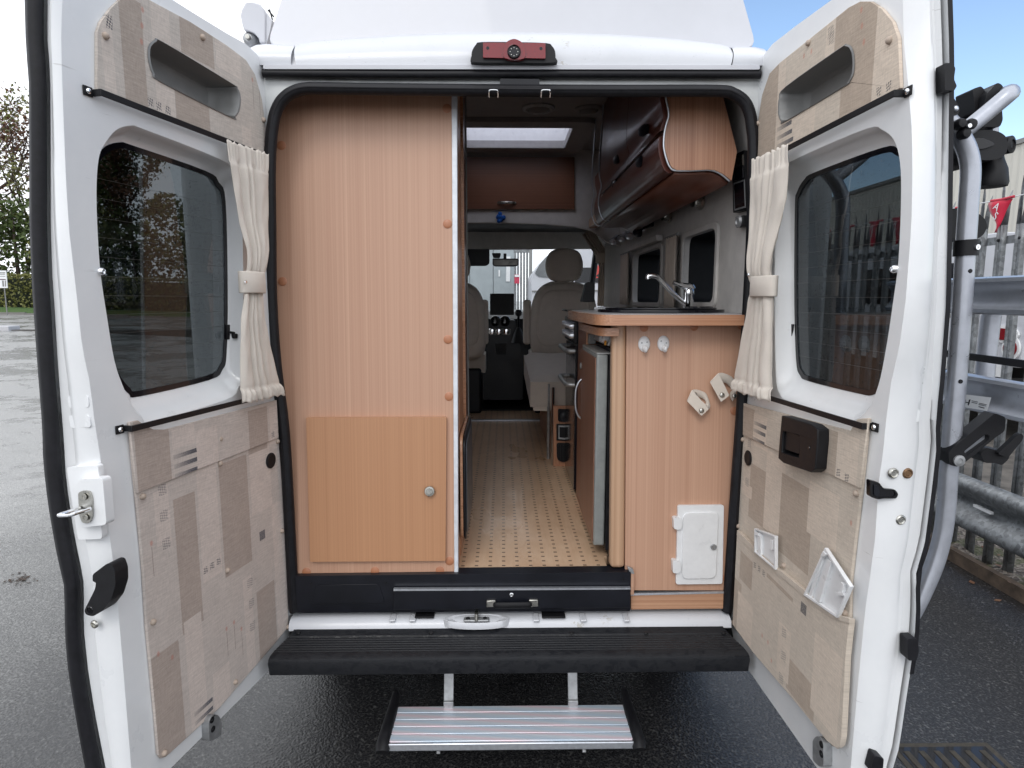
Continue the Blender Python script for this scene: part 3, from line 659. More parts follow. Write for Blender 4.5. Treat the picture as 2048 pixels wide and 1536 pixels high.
for p in ((1643, 1489), (1643, 1508)):
    MB().lathe(PRD.P(*p, -.022), -PRD.n, [(.0085, 0), (.008, .0015), (.005, .0015), (.001, -.001)], 14).build('bracket_hole', M['black'], right_door)
eslab('edge_buffer', ER, rnd([(1815, 1278), (1834, 1277), (1838, 1300), (1834, 1322), (1816, 1321)], 4), -.022, .004, M['rubber'], right_door, bevel=.004)
eslab('edge_buffer', ER, rnd([(1741, 1545), (1750, 1511), (1768, 1517), (1765, 1550)], 4), -.024, .0, M['rubber'], right_door, bevel=.004)
eslab('top_catch', ER, rnd([(1889, 126), (1905, 126), (1911, 136), (1908, 158), (1914, 172), (1908, 182), (1890, 180)], 3), -.020, .004, M['black'], right_door, bevel=.003)
rows = [[ER.pt(foutR(z)+t, z, e) for t, e in ((-.004, -.004), (.006, -.004), (.006, .03))] for z in [PRD.uv(1490, 1330)[1]+.35+i*.05 for i in range(29)]]
MB().grid(rows).build('edge_seal', M['rubber'], right_door)
# ---- spare vent covers standing in the pouch
def vent(px, label):
    t = thing('vent_cover', label, 'vent cover', PRD.P(*px[-1], -.016), 'vent covers in the door pouch')
    slab('cover_plate', PRD, px, -.0205, -.017, M['white_plastic'], t, bevel=.0015)
    c = (sum(x for x, y in px)/4, sum(y for x, y in px)/4)
    inn = [lerp(p, c, .12) for p in px]
    slab('rim', PRD, px, -.030, -.0207, M['white_plastic'], t, holes=[[lerp(p, c, .10) for p in px]], bevel=.001)
    return t, c
t1, c1 = vent([(1508, 1056), (1550, 1072), (1550, 1140), (1508, 1104)], 'smaller white plastic vent cover tucked upright in the fabric pouch')
slab('rib', PRD, [(1515, 1070), (1521, 1068), (1521, 1112), (1515, 1106)], -.028, -.0205, M['white_plastic'], t1, bevel=.001)
slab('clip', PRD, [(1540, 1080), (1545, 1080), (1544, 1100), (1537, 1100)], -.030, -.0205, M['white_plastic'], t1, bevel=.001)
slab('clip', PRD, [(1510, 1064), (1516, 1066), (1516, 1072), (1510, 1070)], -.032, -.0205, M['white_plastic'], t1, bevel=.001)
t2, c2 = vent([(1649, 1095), (1700, 1173), (1673, 1236), (1606, 1190)], 'larger white plastic vent cover leaning at an angle in the fabric pouch')
slab('rib', PRD, [(1655, 1118), (1662, 1124), (1638, 1205), (1630, 1199)], -.028, -.0205, M['white_plastic'], t2, bevel=.001)
slab('rib', PRD, [(1642, 1108), (1648, 1112), (1622, 1194), (1617, 1190)], -.026, -.0205, M['white_plastic'], t2, bevel=.001)
slab('clip', PRD, [(1681, 1163), (1687, 1168), (1684, 1186), (1674, 1186), (1680, 1178)], -.030, -.0205, M['white_plastic'], t2, bevel=.001)
slab('clip', PRD, [(1670, 1184), (1688, 1187), (1687, 1192), (1671, 1190)], -.032, -.0205, M['white_plastic'], t2, bevel=.001)
slab('clip', PRD, [(1645, 1102), (1652, 1108), (1648, 1114), (1640, 1112)], -.032, -.0205, M['white_plastic'], t2, bevel=.001)
# ---- door curtains
def curtain(pl, rows_px, tie, label, flip, mat='curtain', w0=-.030, pleats=4, amp=.016, name='curtain', hem=True, lining=True):
    t = thing(name, label, 'curtain', pl.P(*rows_px[-1][0], w0))
    tabl = interp([(pl.uv(*a, w0)[1], pl.uv(*a, w0)[0]) for a, b in rows_px]); tabr = interp([(pl.uv(*b, w0)[1], pl.uv(*b, w0)[0]) for a, b in rows_px])
    zt = [pl.uv(*rows_px[0][i], w0)[1] for i in (0, 1)]; zb_ = [pl.uv(*rows_px[-1][i], w0)[1] for i in (0, 1)]
    tieuv = [pl.uv(*p, w0) for p in tie]; zt0, zt1 = min(v for u, v in tieuv), max(v for u, v in tieuv); zm = (zt0+zt1)/2
    NR, NC = 110, 84
    rng = random.Random(hash(label) % 1000); ph = [rng.uniform(.7, 1.3) for _ in range(pleats+2)]
    rows = []
    for i in range(NR+1):
        f = i/NR; r = []
        for j in range(NC+1):
            s_ = j/NC
            z = (zt[0]*(1-s_)+zt[1]*s_)*(1-f)+(zb_[0]*(1-s_)+zb_[1]*s_)*f
            ul, ur = tabl(z), tabr(z); u = ul+(ur-ul)*s_
            sp_ = s_+.075*math.sin(2*math.pi*1.3*s_+ph[0]*7)+.02*math.sin(2*math.pi*3.1*s_+2.2*f+ph[1]*5)
            x = sp_*pleats+.16*math.sin(2.6*f+ph[2]*6)
            k = int(max(0, min(pleats, x))); a = amp*(ph[k]+(ph[k+1]-ph[k])*max(0, min(1, x-k)))
            fold = abs(math.sin(math.pi*x))**.75
            ww = w0-a*fold-.0012*math.sin(23*s_+7*f)*math.sin(31*f+4*s_)
            if hem:
                hd2 = smooth(.085, .055, f); ft = smooth(.945, .962, f)
                ww = ww*(1-hd2*.6)+(w0-.003)*hd2*.6-.0042*hd2*(.5+.5*math.sin(2*math.pi*(11*s_+.6*math.sin(9*s_))))
                ww -= ft*(.004+.0045*math.sin(2*math.pi*(9*s_+.5*math.sin(8*s_)))*(1 if f < .99 else .3))
                ww += .0022*math.exp(-((f-.072)/.006)**2)+.0022*math.exp(-((f-.944)/.006)**2)
            ww += -.010*math.exp(-((z-zm-.07)/.08)**2)+.010*math.exp(-((z-zm)/.025)**2)
            r.append(pl.pt(u, z+(.003*math.sin(2*math.pi*7*s_) if f in (0, 1) else 0), ww))
        rows.append(r)
    b = MB(); b.grid(rows); o = b.build('drape', M[mat], t, smooth=80)
    sm = o.modifiers.new('thick', 'SOLIDIFY'); sm.thickness = .0015; sm.offset = 0
    # tie band: a flat ring wrapped round the gathers
    ul, ur = min(u for u, v in tieuv), max(u for u, v in tieuv); r2 = []
    for z in (zt0, zt0+.003, zm, zt1-.003, zt1):
        e = .002 if z in (zt0, zt1) else 0
        r2.append([pl.pt((ul+ur)/2+(ur-ul)/2*math.cos(g_)*1.04, z, w0-.006+(.024-e)*math.sin(g_)) for g_ in [2*math.pi*q/28 for q in range(28)]])
    tb = MB(); tb.grid(r2, closed=True); o = tb.build('tieback', M[mat], t, smooth=60)
    sm = o.modifiers.new('thick', 'SOLIDIFY'); sm.thickness = .002
    return t, ul, ur, zm
tl, ul, ur, zm = curtain(PLD, [((447, 280), (531, 308)), ((452, 330), (531, 340)), ((458, 366), (531, 372)), ((468, 444), (530, 429)), ((480, 500), (526, 500)), ((482, 546), (520, 543)), ((482, 585), (518, 587)), ((477, 640), (523, 640)), ((476, 693), (533, 690)), ((478, 760), (546, 745)), ((481, 806), (560, 789))],
    [(479, 548), (521, 545), (479, 586), (521, 582)], 'cream curtain gathered in its tie beside the left rear door window', -1)
MB().lathe(PLD.pt(ur+.002, zm, -.052), -PLD.n, [(.005, 0), (.004, .003), (.001, .003)], 10).build('press_stud', M['chrome'], tl)
tr_, ul, ur, zm = curtain(PRD, [((1511, 320), (1583, 288)), ((1511, 350), (1582, 325)), ((1511, 400), (1574, 400)), ((1512, 450), (1565, 444)), ((1512, 546), (1551, 541)), ((1511, 590), (1551, 590)), ((1502, 640), (1551, 640)), ((1492, 693), (1550, 693)), ((1483, 740), (1548, 745)), ((1475, 780), (1547, 803))],
    [(1511, 554), (1553, 558), (1511, 590), (1553, 593)], 'cream curtain gathered in its tie beside the right rear door window', 1)
MB().lathe(PRD.pt(ul+.012, zm+.035, -.056), -PRD.n, [(.005, 0), (.004, .003), (.001, .003)], 10).build('press_stud', M['chrome'], tr_)
# ------------------------------------------------------------------ van body round the opening
FL = .67
YF = 1.955
P_f = YP(1.978)
seal_px = [(590, 1222), (587, 1200), (582, 1100), (569, 870), (552, 730), (543, 600), (541, 460), (540, 322), (546, 248), (556, 214), (571, 194), (591, 182), (614, 177), (655, 177), (800, 179), (1024, 181), (1240, 182), (1430, 182), (1466, 188), (1488, 203), (1499, 225), (1504, 255), (1507, 300), (1504, 460), (1497, 600), (1490, 720), (1481, 850), (1470, 1000), (1462, 1120), (1456, 1200), (1454, 1222)]
sp = [YP(YF).P(*p) for p in spl(seal_px, 4, False)]
MB().tube(sp, .0175, 12).build('opening_seal', M['rubber'], van, smooth=60)
MB().tube([p+Vector((0, -.012, 0)) for p in sp], .0065, 8).build('seal_lip', M['rubber'], van, smooth=60)
hole = [(x, y) for x, y in spl(seal_px, 3, False)]
slab('door_frame', P_f, [(555, 1226), (500, 134), (1540, 134), (1492, 1226)]+hole[::-1], 0, .03, M['grey_frame'], van, bevel=.002)
b = MB(); A, B = atY(526, 147, 1.962), atY(1520, 149, 1.962)
b.tube([A, A+(B-A)*.02, A+(B-A)*.3+Vector((0, 0, -.002)), A+(B-A)*.6, A+(B-A)*.98, B], .0125, 10); b.build('header_gasket', M['rubber'], van, smooth=60)
slab('header_shadow_gap', YP(1.966), [(526, 138), (1520, 138), (1518, 152), (529, 150)], 0, .03, M['rubber'], van)
slab('drip_lip', YP(1.948), rnd([(526, 129), (1520, 130), (1520, 139), (526, 138)], 4), 0, .04, M['gel'], van, bevel=.004, seg=3)
# rear face of the roof: rolled panel, two corner caps, the moulded top above
def rolled(name, top_px, bot_px, Y0, lean, bulge, mat, NR=8):
    rows = []
    for i in range(NR+1):
        t = i/NR; r = []
        for a, c in zip(bot_px, top_px):
            p0 = atY(*a, Y0); p1 = atY(*c, Y0+lean)
            q = p0+(p1-p0)*t; q = q+Vector((0, -bulge*math.sin(math.pi*t), 0)); r.append(q)
        rows.append(r)
    top = rows[-1]; rows.append([p+Vector((0, .05, .004)) for p in top])
    return MB().grid(rows).build(name, mat, van, smooth=60)
xs = [592, 612, 640, 720, 800, 900, 1024, 1150, 1240, 1330, 1400, 1440, 1455, 1462]
yt = [88, 84, 80, 75, 70, 66.5, 65, 67, 70, 76, 83, 88, 92, 97]
rolled('roof_rear_panel', list(zip(xs, yt)), [(x if 600 < x < 1455 else x, 130) for x in xs], 1.953, .05, .016, M['weathered'])
rolled('roof_corner_cap', [(500, 96), (512, 90), (530, 88), (585, 90), (590, 92)], [(500, 130), (512, 130), (530, 130), (578, 130), (582, 130)], 1.957, .03, .014, M['weathered'])
rolled('roof_corner_cap', [(1464, 96), (1472, 94), (1510, 94), (1528, 98), (1538, 106)], [(1464, 131), (1472, 131), (1510, 131), (1528, 131), (1540, 131)], 1.957, .03, .014, M['weathered'])
rolled('roof_seam', [(578, 92), (592, 92)], [(580, 130), (592, 130)], 1.961, .03, .004, M['gel'])
PR = Plane((0, 2.0, 2.33), (1, 0, 0), (0, .20, 1), (0, 1, -.2))
tl_ = PR.uv(533, 92); tr2 = PR.uv(1514, 96); a2 = PR.uv(562, 0); b2 = PR.uv(1487, 0)
k = 2.6
T0 = (tl_[0]+(a2[0]-tl_[0])*k, tl_[1]+(a2[1]-tl_[1])*k); T1 = (tr2[0]+(b2[0]-tr2[0])*k, tr2[1]+(b2[1]-tr2[1])*k)
b = MB(); b.slab(PR, rnd([tl_, tr2, T1, T0], .04), 0, .03); b.build('roof_moulding', M['gel'], van, bevel=.012, seg=4)
# roof skin with the hatch opening, sides of the body
zr = PR.pt(*T0).z
hx0, hx1, hy0, hy1 = -.30, .415, 3.66, 4.17
rf = MB(); rf.slab(Plane((0, 0, zr), (1, 0, 0), (0, 1, 0), (0, 0, 1)), rect(PR.pt(*T0).x+.02, PR.pt(*T0).y+.01, PR.pt(*T1).x-.02, 5.4), -.03, 0, [rect(hx0, hy0, hx1, hy1)])
for s_ in (-1, 1):
    x0 = -.79 if s_ < 0 else .83
    q0, q1 = (PR.pt(*tl_), PR.pt(*T0)) if s_ < 0 else (PR.pt(*tr2), PR.pt(*T1)); in_ = .02*s_
    rf.add([(q0.x-in_, q0.y+.02, q0.z), (q0.x-in_, 5.6, q0.z), (q1.x-in_, 5.4, q1.z), (q1.x-in_, q1.y+.02, q1.z)], [(0, 1, 2, 3)])
    rf.add([(q0.x-in_, q0.y+.02, q0.z), (q0.x-in_, 5.6, q0.z), (-.93 if s_ < 0 else .97, 5.6, 2.27), (-.93 if s_ < 0 else .97, 1.93, 2.29)], [(0, 1, 2, 3)])
rf.build('roof_skin', M['gel'], van)
wins = [((2.36, 2.79), (1.555, 1.835)), ((3.18, 3.84), (1.55, 1.83))]
rw = Plane((0, 0, 0), (0, 1, 0), (0, 0, 1), (1, 0, 0))
wh = [rnd(rect(a[0], z[0], a[1], z[1]), .05) for a, z in wins]
b = MB(); b.slab(rw, [(1.93, .42), (6.3, .42), (6.3, 1.35), (5.75, 2.2), (5.0, 2.3), (1.93, 2.3)], .96, .985, wh+[rnd([(4.95, 1.35), (5.95, 1.35), (5.5, 1.95), (4.95, 1.98)], .06)]); b.build('side_panel', M['paint'], van)
b = MB(); b.slab(rw, [(1.93, .42), (6.3, .42), (6.3, 1.35), (5.75, 2.2), (5.0, 2.3), (1.93, 2.3)], -.945, -.92, [rnd([(4.95, 1.35), (5.95, 1.35), (5.5, 1.95), (4.95, 1.98)], .06)]); b.build('side_panel', M['paint'], van)
for a, z in wins:
    slab('side_window', rw, rnd(rect(a[0]-.02, z[0]-.02, a[1]+.02, z[1]+.02), .05), .945, .950, M['side_glass'], van, px=False)
for X in (.97, -.93):
    slab('cab_side_window', rw, rnd([(4.95, 1.35), (5.95, 1.35), (5.5, 1.95), (4.95, 1.98)], .06), X, X+.004, M['clear'], van, px=False)
# D-pillars closing the gap between frame and sides
for x0, x1 in ((-.945, -.80), (.84, .985)):
    MB().box((x0, 1.90, .42), (x1, 1.96, 2.28)).build('rear_pillar', M['paint'], van, bevel=.02, seg=3)
# ---- header latch block, small hooks
slab('header_latch', YP(1.945), rnd([(1000, 157), (1079, 158), (1079, 176), (1000, 175)], 2), 0, .02, M['satin_black'], van, bevel=.002)
for x in (987, 1091):
    c = atY(x, 186, 1.935); MB().tube(spl([c+V3(-.013, .0, -.012), c+V3(-.013, -.012, .0), c+V3(-.009, -.014, .004), c+V3(.009, -.014, .004), c+V3(.013, -.012, 0), c+V3(.013, 0, -.012)], 4, False), .0022, 8).build('header_hook', M['chrome'], van)
# ---- high brake light with reversing camera
PB = YP(1.925)
body = spl([(943, 112), (945, 100), (952, 89), (962, 84), (1024, 84), (1092, 86), (1104, 92), (1110, 102), (1111, 115), (1108, 125), (1024, 125), (948, 124)], 3)
bl = slab('brake_light', PB, body, 0, .04, M['black'], van, bevel=.006, seg=3)
slab('red_lens', PB, rnd([(966, 85), (1010, 85), (1010, 116), (966, 115)], 2), -.008, .004, M['red_lens'], bl, bevel=.002)
slab('red_lens', PB, rnd([(1047, 85), (1091, 86), (1091, 117), (1047, 116)], 2), -.008, .004, M['red_lens'], bl, bevel=.002)
slab('camera_hood', PB, spl([(1009, 116), (1009, 92), (1014, 83), (1028, 77.5), (1042, 83), (1048, 92), (1048, 117)], 4), -.014, .004, M['red_lens'], bl, bevel=.005, seg=3)
c = PB.P(1028, 104, -.014)
MB().lathe(c, (0, -1, 0), [(.0195, -.002), (.0195, .004), (.017, .007), (.0165, .002), (.001, .002)], 24).build('camera_lens', M['gloss_black'], bl, smooth=40)
for i in range(8):
    g_ = 2*math.pi*i/8; MB().lathe(c+V3(.011*math.cos(g_), -.002, .011*math.sin(g_)), (0, -1, 0), [(.0016, 0), (.0012, .001), (.0002, .001)], 8).build('camera_led', M['steel'], bl)
for x, y in ((975.5, 96), (1082, 97)): MB().lathe(PB.P(x, y, -.008), (0, -1, 0), [(.0045, -.001), (.0045, .0006), (.0008, .0006)], 12).build('lens_screw_hole', M['gloss_black'], bl)
# ---- sill, bumper
zs_ = .53; ZB = .498
sill = MB()
prof = [(2.05, zs_), (1.952, zs_), (1.936, zs_-.004), (1.924, zs_-.013), (1.919, zs_-.032)]
xsn = [-.70+i*.058 for i in range(26)]
sill.grid([[(x, y, z) for x in xsn] for y, z in prof]); sill.build('sill', M['weathered'], van, smooth=60)
for x in (786, 826, 1072, 1166, 1252):
    a = atZ(x, 1236, zs_); MB().box((a.x-.010, a.y-.02, zs_-.004), (a.x+.010, a.y+.03, zs_+.003)).build('sill_rib', M['weathered'], van, bevel=.003)
for x0, x1 in ((829, 871), (1084, 1128)):
    a, c = atZ(x0, 1238, zs_), atZ(x1, 1222, zs_); MB().box((a.x, a.y, zs_+.001), (c.x, c.y+.02, zs_+.007)).build('sill_pad', M['black'], van, bevel=.002)
oc = atZ(953, 1238, zs_)
dish = MB(); dish.lathe((oc.x, oc.y, zs_), (0, 0, 1), [(.107, -.020), (.107, .0012), (.103, .0022), (.094, -.001), (.06, -.010), (.02, -.012), (.001, -.012)], 36, sc=(.29, 1.0), up=(0, 1, 0)); dish.build('latch_dish', M['weathered'], van, smooth=60)
st = MB(); st.box((oc.x-.042, oc.y-.012, zs_-.006), (oc.x+.042, oc.y+.012, zs_+.002)); st.build('latch_plate', M['alu_dull'], van, bevel=.006, seg=3)
MB().tube([V3(oc.x+.0, oc.y-.012, zs_), V3(oc.x, oc.y-.010, zs_+.020), V3(oc.x, oc.y+.012, zs_+.022), V3(oc.x, oc.y+.014, zs_)], .006, 10).build('latch_loop', M['steel'], van)
for dx in (-.028, .028): MB().lathe((oc.x+dx, oc.y, zs_+.002), (0, 0, 1), [(.007, 0), (.006, .003), (.001, .003)], 12).build('latch_screw', M['black'], van)
def wetblack():
    m = Mat('wet_bumper_plastic'); p = m.pos(); n = m.noise(p, 34, 6, .8, dist=.2); d = m.vor(p, 150)
    k = m.mr(m.math('ADD', n, m.math('MULTIPLY', m.mr(d, 0, .3, .12, 0), 1)), .50, .53)
    m.p(Base_Color=m.mix(k, (.015, .016, .019, 1), (.010, .011, .014, 1)), Roughness=m.mr(k, 0, 1, .55, .34), Specular_IOR_Level=.28, Normal=m.bump(m.math('ADD', m.math('MULTIPLY', k, .6), m.math('MULTIPLY', m.noise(p, 900, 2), .15)), .4, .001)); return m.m
M['bumper'] = wetblack()
b = MB(); yl = [(1.918, ZB+.006), (1.914, ZB+.004), (1.885, ZB+.002), (1.881, ZB-.004)]
y = 1.878
for i in range(6):
    yl += [(y, ZB-.002), (y-.003, ZB+.0008), (y-.010, ZB+.0008), (y-.013, ZB-.002)]; y -= .0135
yl += [(y, ZB), (1.779, ZB-.003), (1.770, ZB-.009), (1.766, ZB-.020), (1.772, ZB-.060), (1.782, ZB-.067), (1.83, ZB-.070)]
rows = []
for (yy, z) in yl:
    f_ = (1.918-yy)/(1.918-1.766)
    rows.append([(x*(.958+.042*max(0, min(1, f_))), yy+.03*max(0, abs(x-.02)-.70)**2*10, z) for x in [-.712+i*(1.464/40) for i in range(41)]])
MB().grid(rows).build('bumper', M['bumper'], van, smooth=35)
for x in (597, 862, 1143, 1292, 1447):
    c = atZ(x, 1266, ZB+.004); MB().lathe(c, (0, 0, 1), [(.0075, 0), (.006, .004), (.001, .004)], 12).build('bumper_screw', M['black'], van)
# underside: rear crossmember, floor pan, wheels so the shade under the van is real
MB().box((-.70, 1.95, .36), (.76, 2.01, .46)).build('crossmember', M['black'], van)
MB().box((-.92, 2.02, .38), (.96, 6.4, .44)).build('floor_pan', M['black'], van)
for x in (-.78, .80):
    for yy in (3.0, 6.0):
        wh_ = MB(); wh_.lathe((x-.11, yy, .34), (1, 0, 0), [(.20, .02), (.30, 0), (.335, .03), (.335, .19), (.30, .22), (.2, .2)], 28); wh_.build('wheel', M['rubber'], van, smooth=50)
# ---- black entrance ledge and drawer under the floor edge
PLg = YP(1.945)
slab('ledge_trim', PLg, rnd([(586, 1152), (1262, 1144), (1261, 1222), (592, 1226)], 3), 0, .05, M['satin_black'], van, bevel=.010, seg=4)
MB().box((PLg.P(586, 1152).x, 1.950, FL-.02), (PLg.P(1262, 1144).x, 1.985, FL+.003)).build('ledge_top', M['satin_black'], van, bevel=.008, seg=3)
slab('ledge_recess', PLg, rnd([(632, 1170), (757, 1168), (770, 1206), (622, 1209)], 8), -.003, .002, M['satin_black'], van, bevel=.0025, seg=3)
dr0 = slab('drawer_front', YP(1.930), [(787, 1180), (1261, 1178), (1261, 1216), (787, 1220)], 0, .016, M['satin_black'], van, bevel=.002)
slab('drawer_edge_strip', YP(1.928), [(787, 1178), (1261, 1175.5), (1261, 1179), (787, 1182)], 0, .012, M['alu'], dr0)
c = YP(1.93).P(1023, 1189); MB().lathe(c, (0, -1, 0), [(.007, 0), (.0068, .003), (.005, .004), (.004, .003), (.001, .003)], 16).build('drawer_lock', M['chrome'], dr0)
hq = MB(); a, c = YP(1.93).P(988, 1208), YP(1.93).P(1062, 1207)
hq.tube(spl([a+V3(0, -.004, 0), a+V3(.012, -.013, .002), (a+c)/2+V3(0, -.016, .003), c+V3(-.012, -.013, .002), c+V3(0, -.004, 0)], 5, False), .010, 10, flat=.5); hq.build('drawer_handle', M['black'], dr0)
for q in ([(973, 1202), (991, 1201), (991, 1214), (973, 1215)], [(1058, 1200), (1076, 1200), (1077, 1213), (1059, 1215)]): slab('handle_end', YP(1.926), q, -.004, .006, M['steel'], dr0, bevel=.002)
for p in ((622, 1167), (772, 1166), (908, 1163), (1074, 1160), (1247, 1159)):
    MB().lathe(YP(1.945).P(*p), (0, -1, 0), [(.004, -.001), (.0035, .0015), (.0005, .0015)], 10).build('ledge_screw', M['black'], van)
# ---- floor covering
def vinyl():
    m = Mat('floor_vinyl'); p = m.pos(); s_ = m.n('ShaderNodeSeparateXYZ'); m.set(s_, 0, p)
    n = m.noise(m.map(p, (7, 5, 1)), 1, 4, .55, dist=1.0); n2 = m.noise(m.map(p, (120, 14, 1)), 1, 3)
    col = m.ramp(m.math('ADD', m.math('MULTIPLY', n, .7), m.math('MULTIPLY', n2, .3)), [(.32, C(200, 166, 134)), (.5, C(210, 177, 146)), (.68, C(218, 188, 158))])
    fx = m.math('FRACT', m.math('DIVIDE', m.math('ADD', s_.outputs[0], 5.012), .0462)); fy = m.math('FRACT', m.math('DIVIDE', s_.outputs[1], .0372))
    k = m.math('MULTIPLY', m.math('COMPARE', fx, .5, .125), m.math('COMPARE', fy, .5, .13))
    col = m.mix(m.math('MULTIPLY', k, .85), col, C(84, 66, 56))
    wr = m.noise(m.map(p, (2.6, 1.1, 1)), 1, 4, .6); gt_ = m.noise(p, 150, 2, .6)
    col = m.mix(m.math('MULTIPLY', m.mr(wr, .50, .70), .12), col, C(150, 122, 98)); col = m.mix(m.math('MULTIPLY', m.mr(gt_, .70, .74), .35), col, C(110, 90, 74))
    m.p(Base_Color=col, Roughness=m.mr(wr, .35, .65, .26, .46), Coat_Weight=.08, Normal=m.bump(n2, .05, .0005)); return m.m
M['vinyl'] = vinyl()
MB().slab(Plane((0, 0, FL), (1, 0, 0), (0, 1, 0), (0, 0, -1)), [(-.158, 1.953), (.352, 1.953), (.352, 2.1), (.88, 2.1), (.88, 6.3), (-.9, 6.3), (-.9, 2.05), (-.158, 2.05)], 0, .03).build('cabin_floor', M['vinyl'], van)
for x, y in ((936, 1137), (1204, 1135)):
    c = atZ(x, y, FL); q = MB()
    for i in range(4): q.lathe(c+V3(random.uniform(-.007, .007), random.uniform(-.004, .004), 0), (0, 0, 1), [(.0035, 0), (.003, .0012), (.0004, .0015)], 7)
    q.build('floor_stud', M['black'], van)
sz = atZ(1000, 842, FL); MB().box((-.55, sz.y-.02, FL), (.40, sz.y+.02, FL+.012)).build('floor_threshold', M['alu'], van, bevel=.003)
# ---- folding step
step = thing('entry_step', 'ribbed aluminium step folded out below the rear bumper', 'step', (.0, 1.77, 0))
Z1 = .245
ST = Plane((0, 0, Z1), (1, 0, 0), (0, 1, 0), (0, 0, -1))
def stz(px, py): p = atZ(px, py, Z1); return (p.x, p.y)
a, b_, c_, d_ = stz(795, 1411), stz(1247, 1410), stz(1268, 1481), stz(778, 1482)
yb_, yf_ = (a[1]+b_[1])/2, (c_[1]+d_[1])/2; xl, xr = (a[0]+d_[0])/2, (b_[0]+c_[0])/2
def step_alu():
    m = Mat('step_aluminium'); p = m.pos(); n = m.noise(m.map(p, (3, 300, 1)), 1, 2); d = m.noise(p, 25, 5, .7)
    tf = m.n('ShaderNodeSeparateXYZ'); m.set(tf, 0, m.map(p, (1, 1, 1)))
    irid = m.math('FRACT', m.math('ADD', m.math('MULTIPLY', tf.outputs[0], 2.6), m.math('MULTIPLY', tf.outputs[1], 24)))
    m.p(Base_Color=m.ramp(irid, [(0, (.58, .70, .82)), (.35, (.72, .76, .82)), (.6, (.84, .68, .74)), (.8, (.72, .74, .80)), (1, (.58, .70, .82))]), Metallic=.3, Roughness=m.mr(d, .3, .7, .32, .44), Normal=m.bump(n, .15, .0006)); return m.m
M['step_alu'] = step_alu()
nb = 5; dy = (yb_-yf_)/nb
for i in range(nb):
    MB().box((xl, yf_+i*dy+.0018, Z1-.012), (xr, yf_+(i+1)*dy-.0018, Z1)).build('tread_bar', M['step_alu'], step, bevel=.0015)
MB().box((xl, yf_+.004, Z1-.018), (xr, yb_-.002, Z1-.0125)).build('tread_base', M['alu_dull'], step)
MB().box((xl, yf_-.008, Z1-.026), (xr, yf_+.0005, Z1-.002)).build('nosing', M['alu'], step, bevel=.003)
for s_, x0 in ((-1, xl), (1, xr)):
    e = MB(); cps = [V3(x0+s_*.012, yb_+.045, Z1+.02), V3(x0+s_*.013, yb_, Z1+.004), V3(x0+s_*.015, (yb_+yf_)/2, Z1-.004), V3(x0+s_*.016, yf_, Z1-.010), V3(x0+s_*.016, yf_-.016, Z1-.022)]
    e.tube(cps, [.011, .016, .020, .023, .020], 8); e.build('end_cap', M['black'], step, smooth=50)
for x, q in ((898, -.01), (1145, .01)):
    p1 = atY(x, 1412, yb_+.01); x1 = p1.x
    l_ = MB(); l_.box((x1-.016, yb_-.01, Z1-.03), (x1+.016, yb_+.012, Z1+.02)); l_.obox((x1, yb_+.03, Z1+.11), (.016, 0, 0), (0, .004, 0), (0, .03, .10)); l_.box((x1-.018, yb_+.05, Z1+.09), (x1-.012, yb_+.10, Z1+.22))
    l_.build('step_arm', M['alu_dull'], step, bevel=.002)
for x in (876, 1170):
    c = atZ(x, 1500, Z1-.026); MB().tube([V3(c.x, yf_+.03, Z1-.02), V3(c.x, yf_+.005, Z1-.045)], .006, 8).build('step_peg', M['alu_dull'], step)
# ------------------------------------------------------------------ inside the van
BD = Plane((0, 1.965, FL), (1, 0, 0), (0, .07, 1), (0, 1, -.07))
def cap_on(px, py, parent, r=.0140, w_=0.0):
    c = BD.P(px, py, w_); MB().lathe(c, -BD.n, [(r, -.0005), (r, .0014), (r*.92, .0022), (r*.05, .0022)], 22).build('screw_cap', M['cap'], parent, smooth=50)
# ---- wardrobe at the left
wd = thing('wardrobe', 'tall beech-panelled wardrobe filling the left of the rear opening', 'wardrobe', BD.P(740, 1152))
slab('back_panel', BD, [(528, 168), (906, 168), (911, 1150), (570, 1153)], 0, .016, M['beech'], wd, bevel=.0015)
hd_ = slab('access_hatch', BD, rnd([(612, 835), (893, 834), (891, 1122), (620, 1124)], 3), -.016, -.001, M['beech_door'], wd, bevel=.002)
c = BD.P(860, 981, -.016); MB().lathe(c, -BD.n, [(.008, 0), (.008, .004), (.0165, .006), (.0175, .010), (.0155, .014), (.010, .0145), (.009, .013), (.001, .013)], 24).build('knob', M['steel'], hd_, smooth=40)
for p in ((563, 291), (894, 217), (895, 448), (565, 563), (896, 679), (898, 793), (613, 1144), (750, 1142), (880, 1141), (899, 1122)): cap_on(*p, wd)
slab('edge_trim', BD, [(903, 168), (914, 168), (916.5, 1151), (908.5, 1151)], -.005, .02, plain('strip_silver', (.72, .75, .80, 1), .4, .15), wd, bevel=.0015)
xw = BD.P(914, 600).x
MB().box((xw-.018, 2.115, FL), (xw-.002, 2.30, 2.54)).build('side_panel', M['beech_y'], wd)
MB().box((xw-.020, 2.31, FL), (xw-.006, 2.38, 2.54)).build('door_stile', M['beech_y'], wd)
MB().box((xw-.018, 2.39, FL), (xw-.003, 2.64, 2.54)).build('side_panel', M['dark_wood_x'], wd)
MB().box((xw-.010, 2.385, FL), (xw+.004, 2.392, 2.54)).build('door_edge', M['beech_edge'], wd)
MB().box((xw-.011, 2.632, FL), (xw+.002, 2.648, 2.54)).build('edge_trim', M['grey_plastic'], wd)
MB().box((-.86, 2.62, FL), (xw-.003, 2.64, 2.26)).build('front_panel', M['beech_y'], wd)
for q in ((2.0, 2.112),):
    MB().box((xw-.016, q[0]+.035, FL), (xw-.004, q[1], 1.45)).build('side_panel', M['beech_y'], wd)
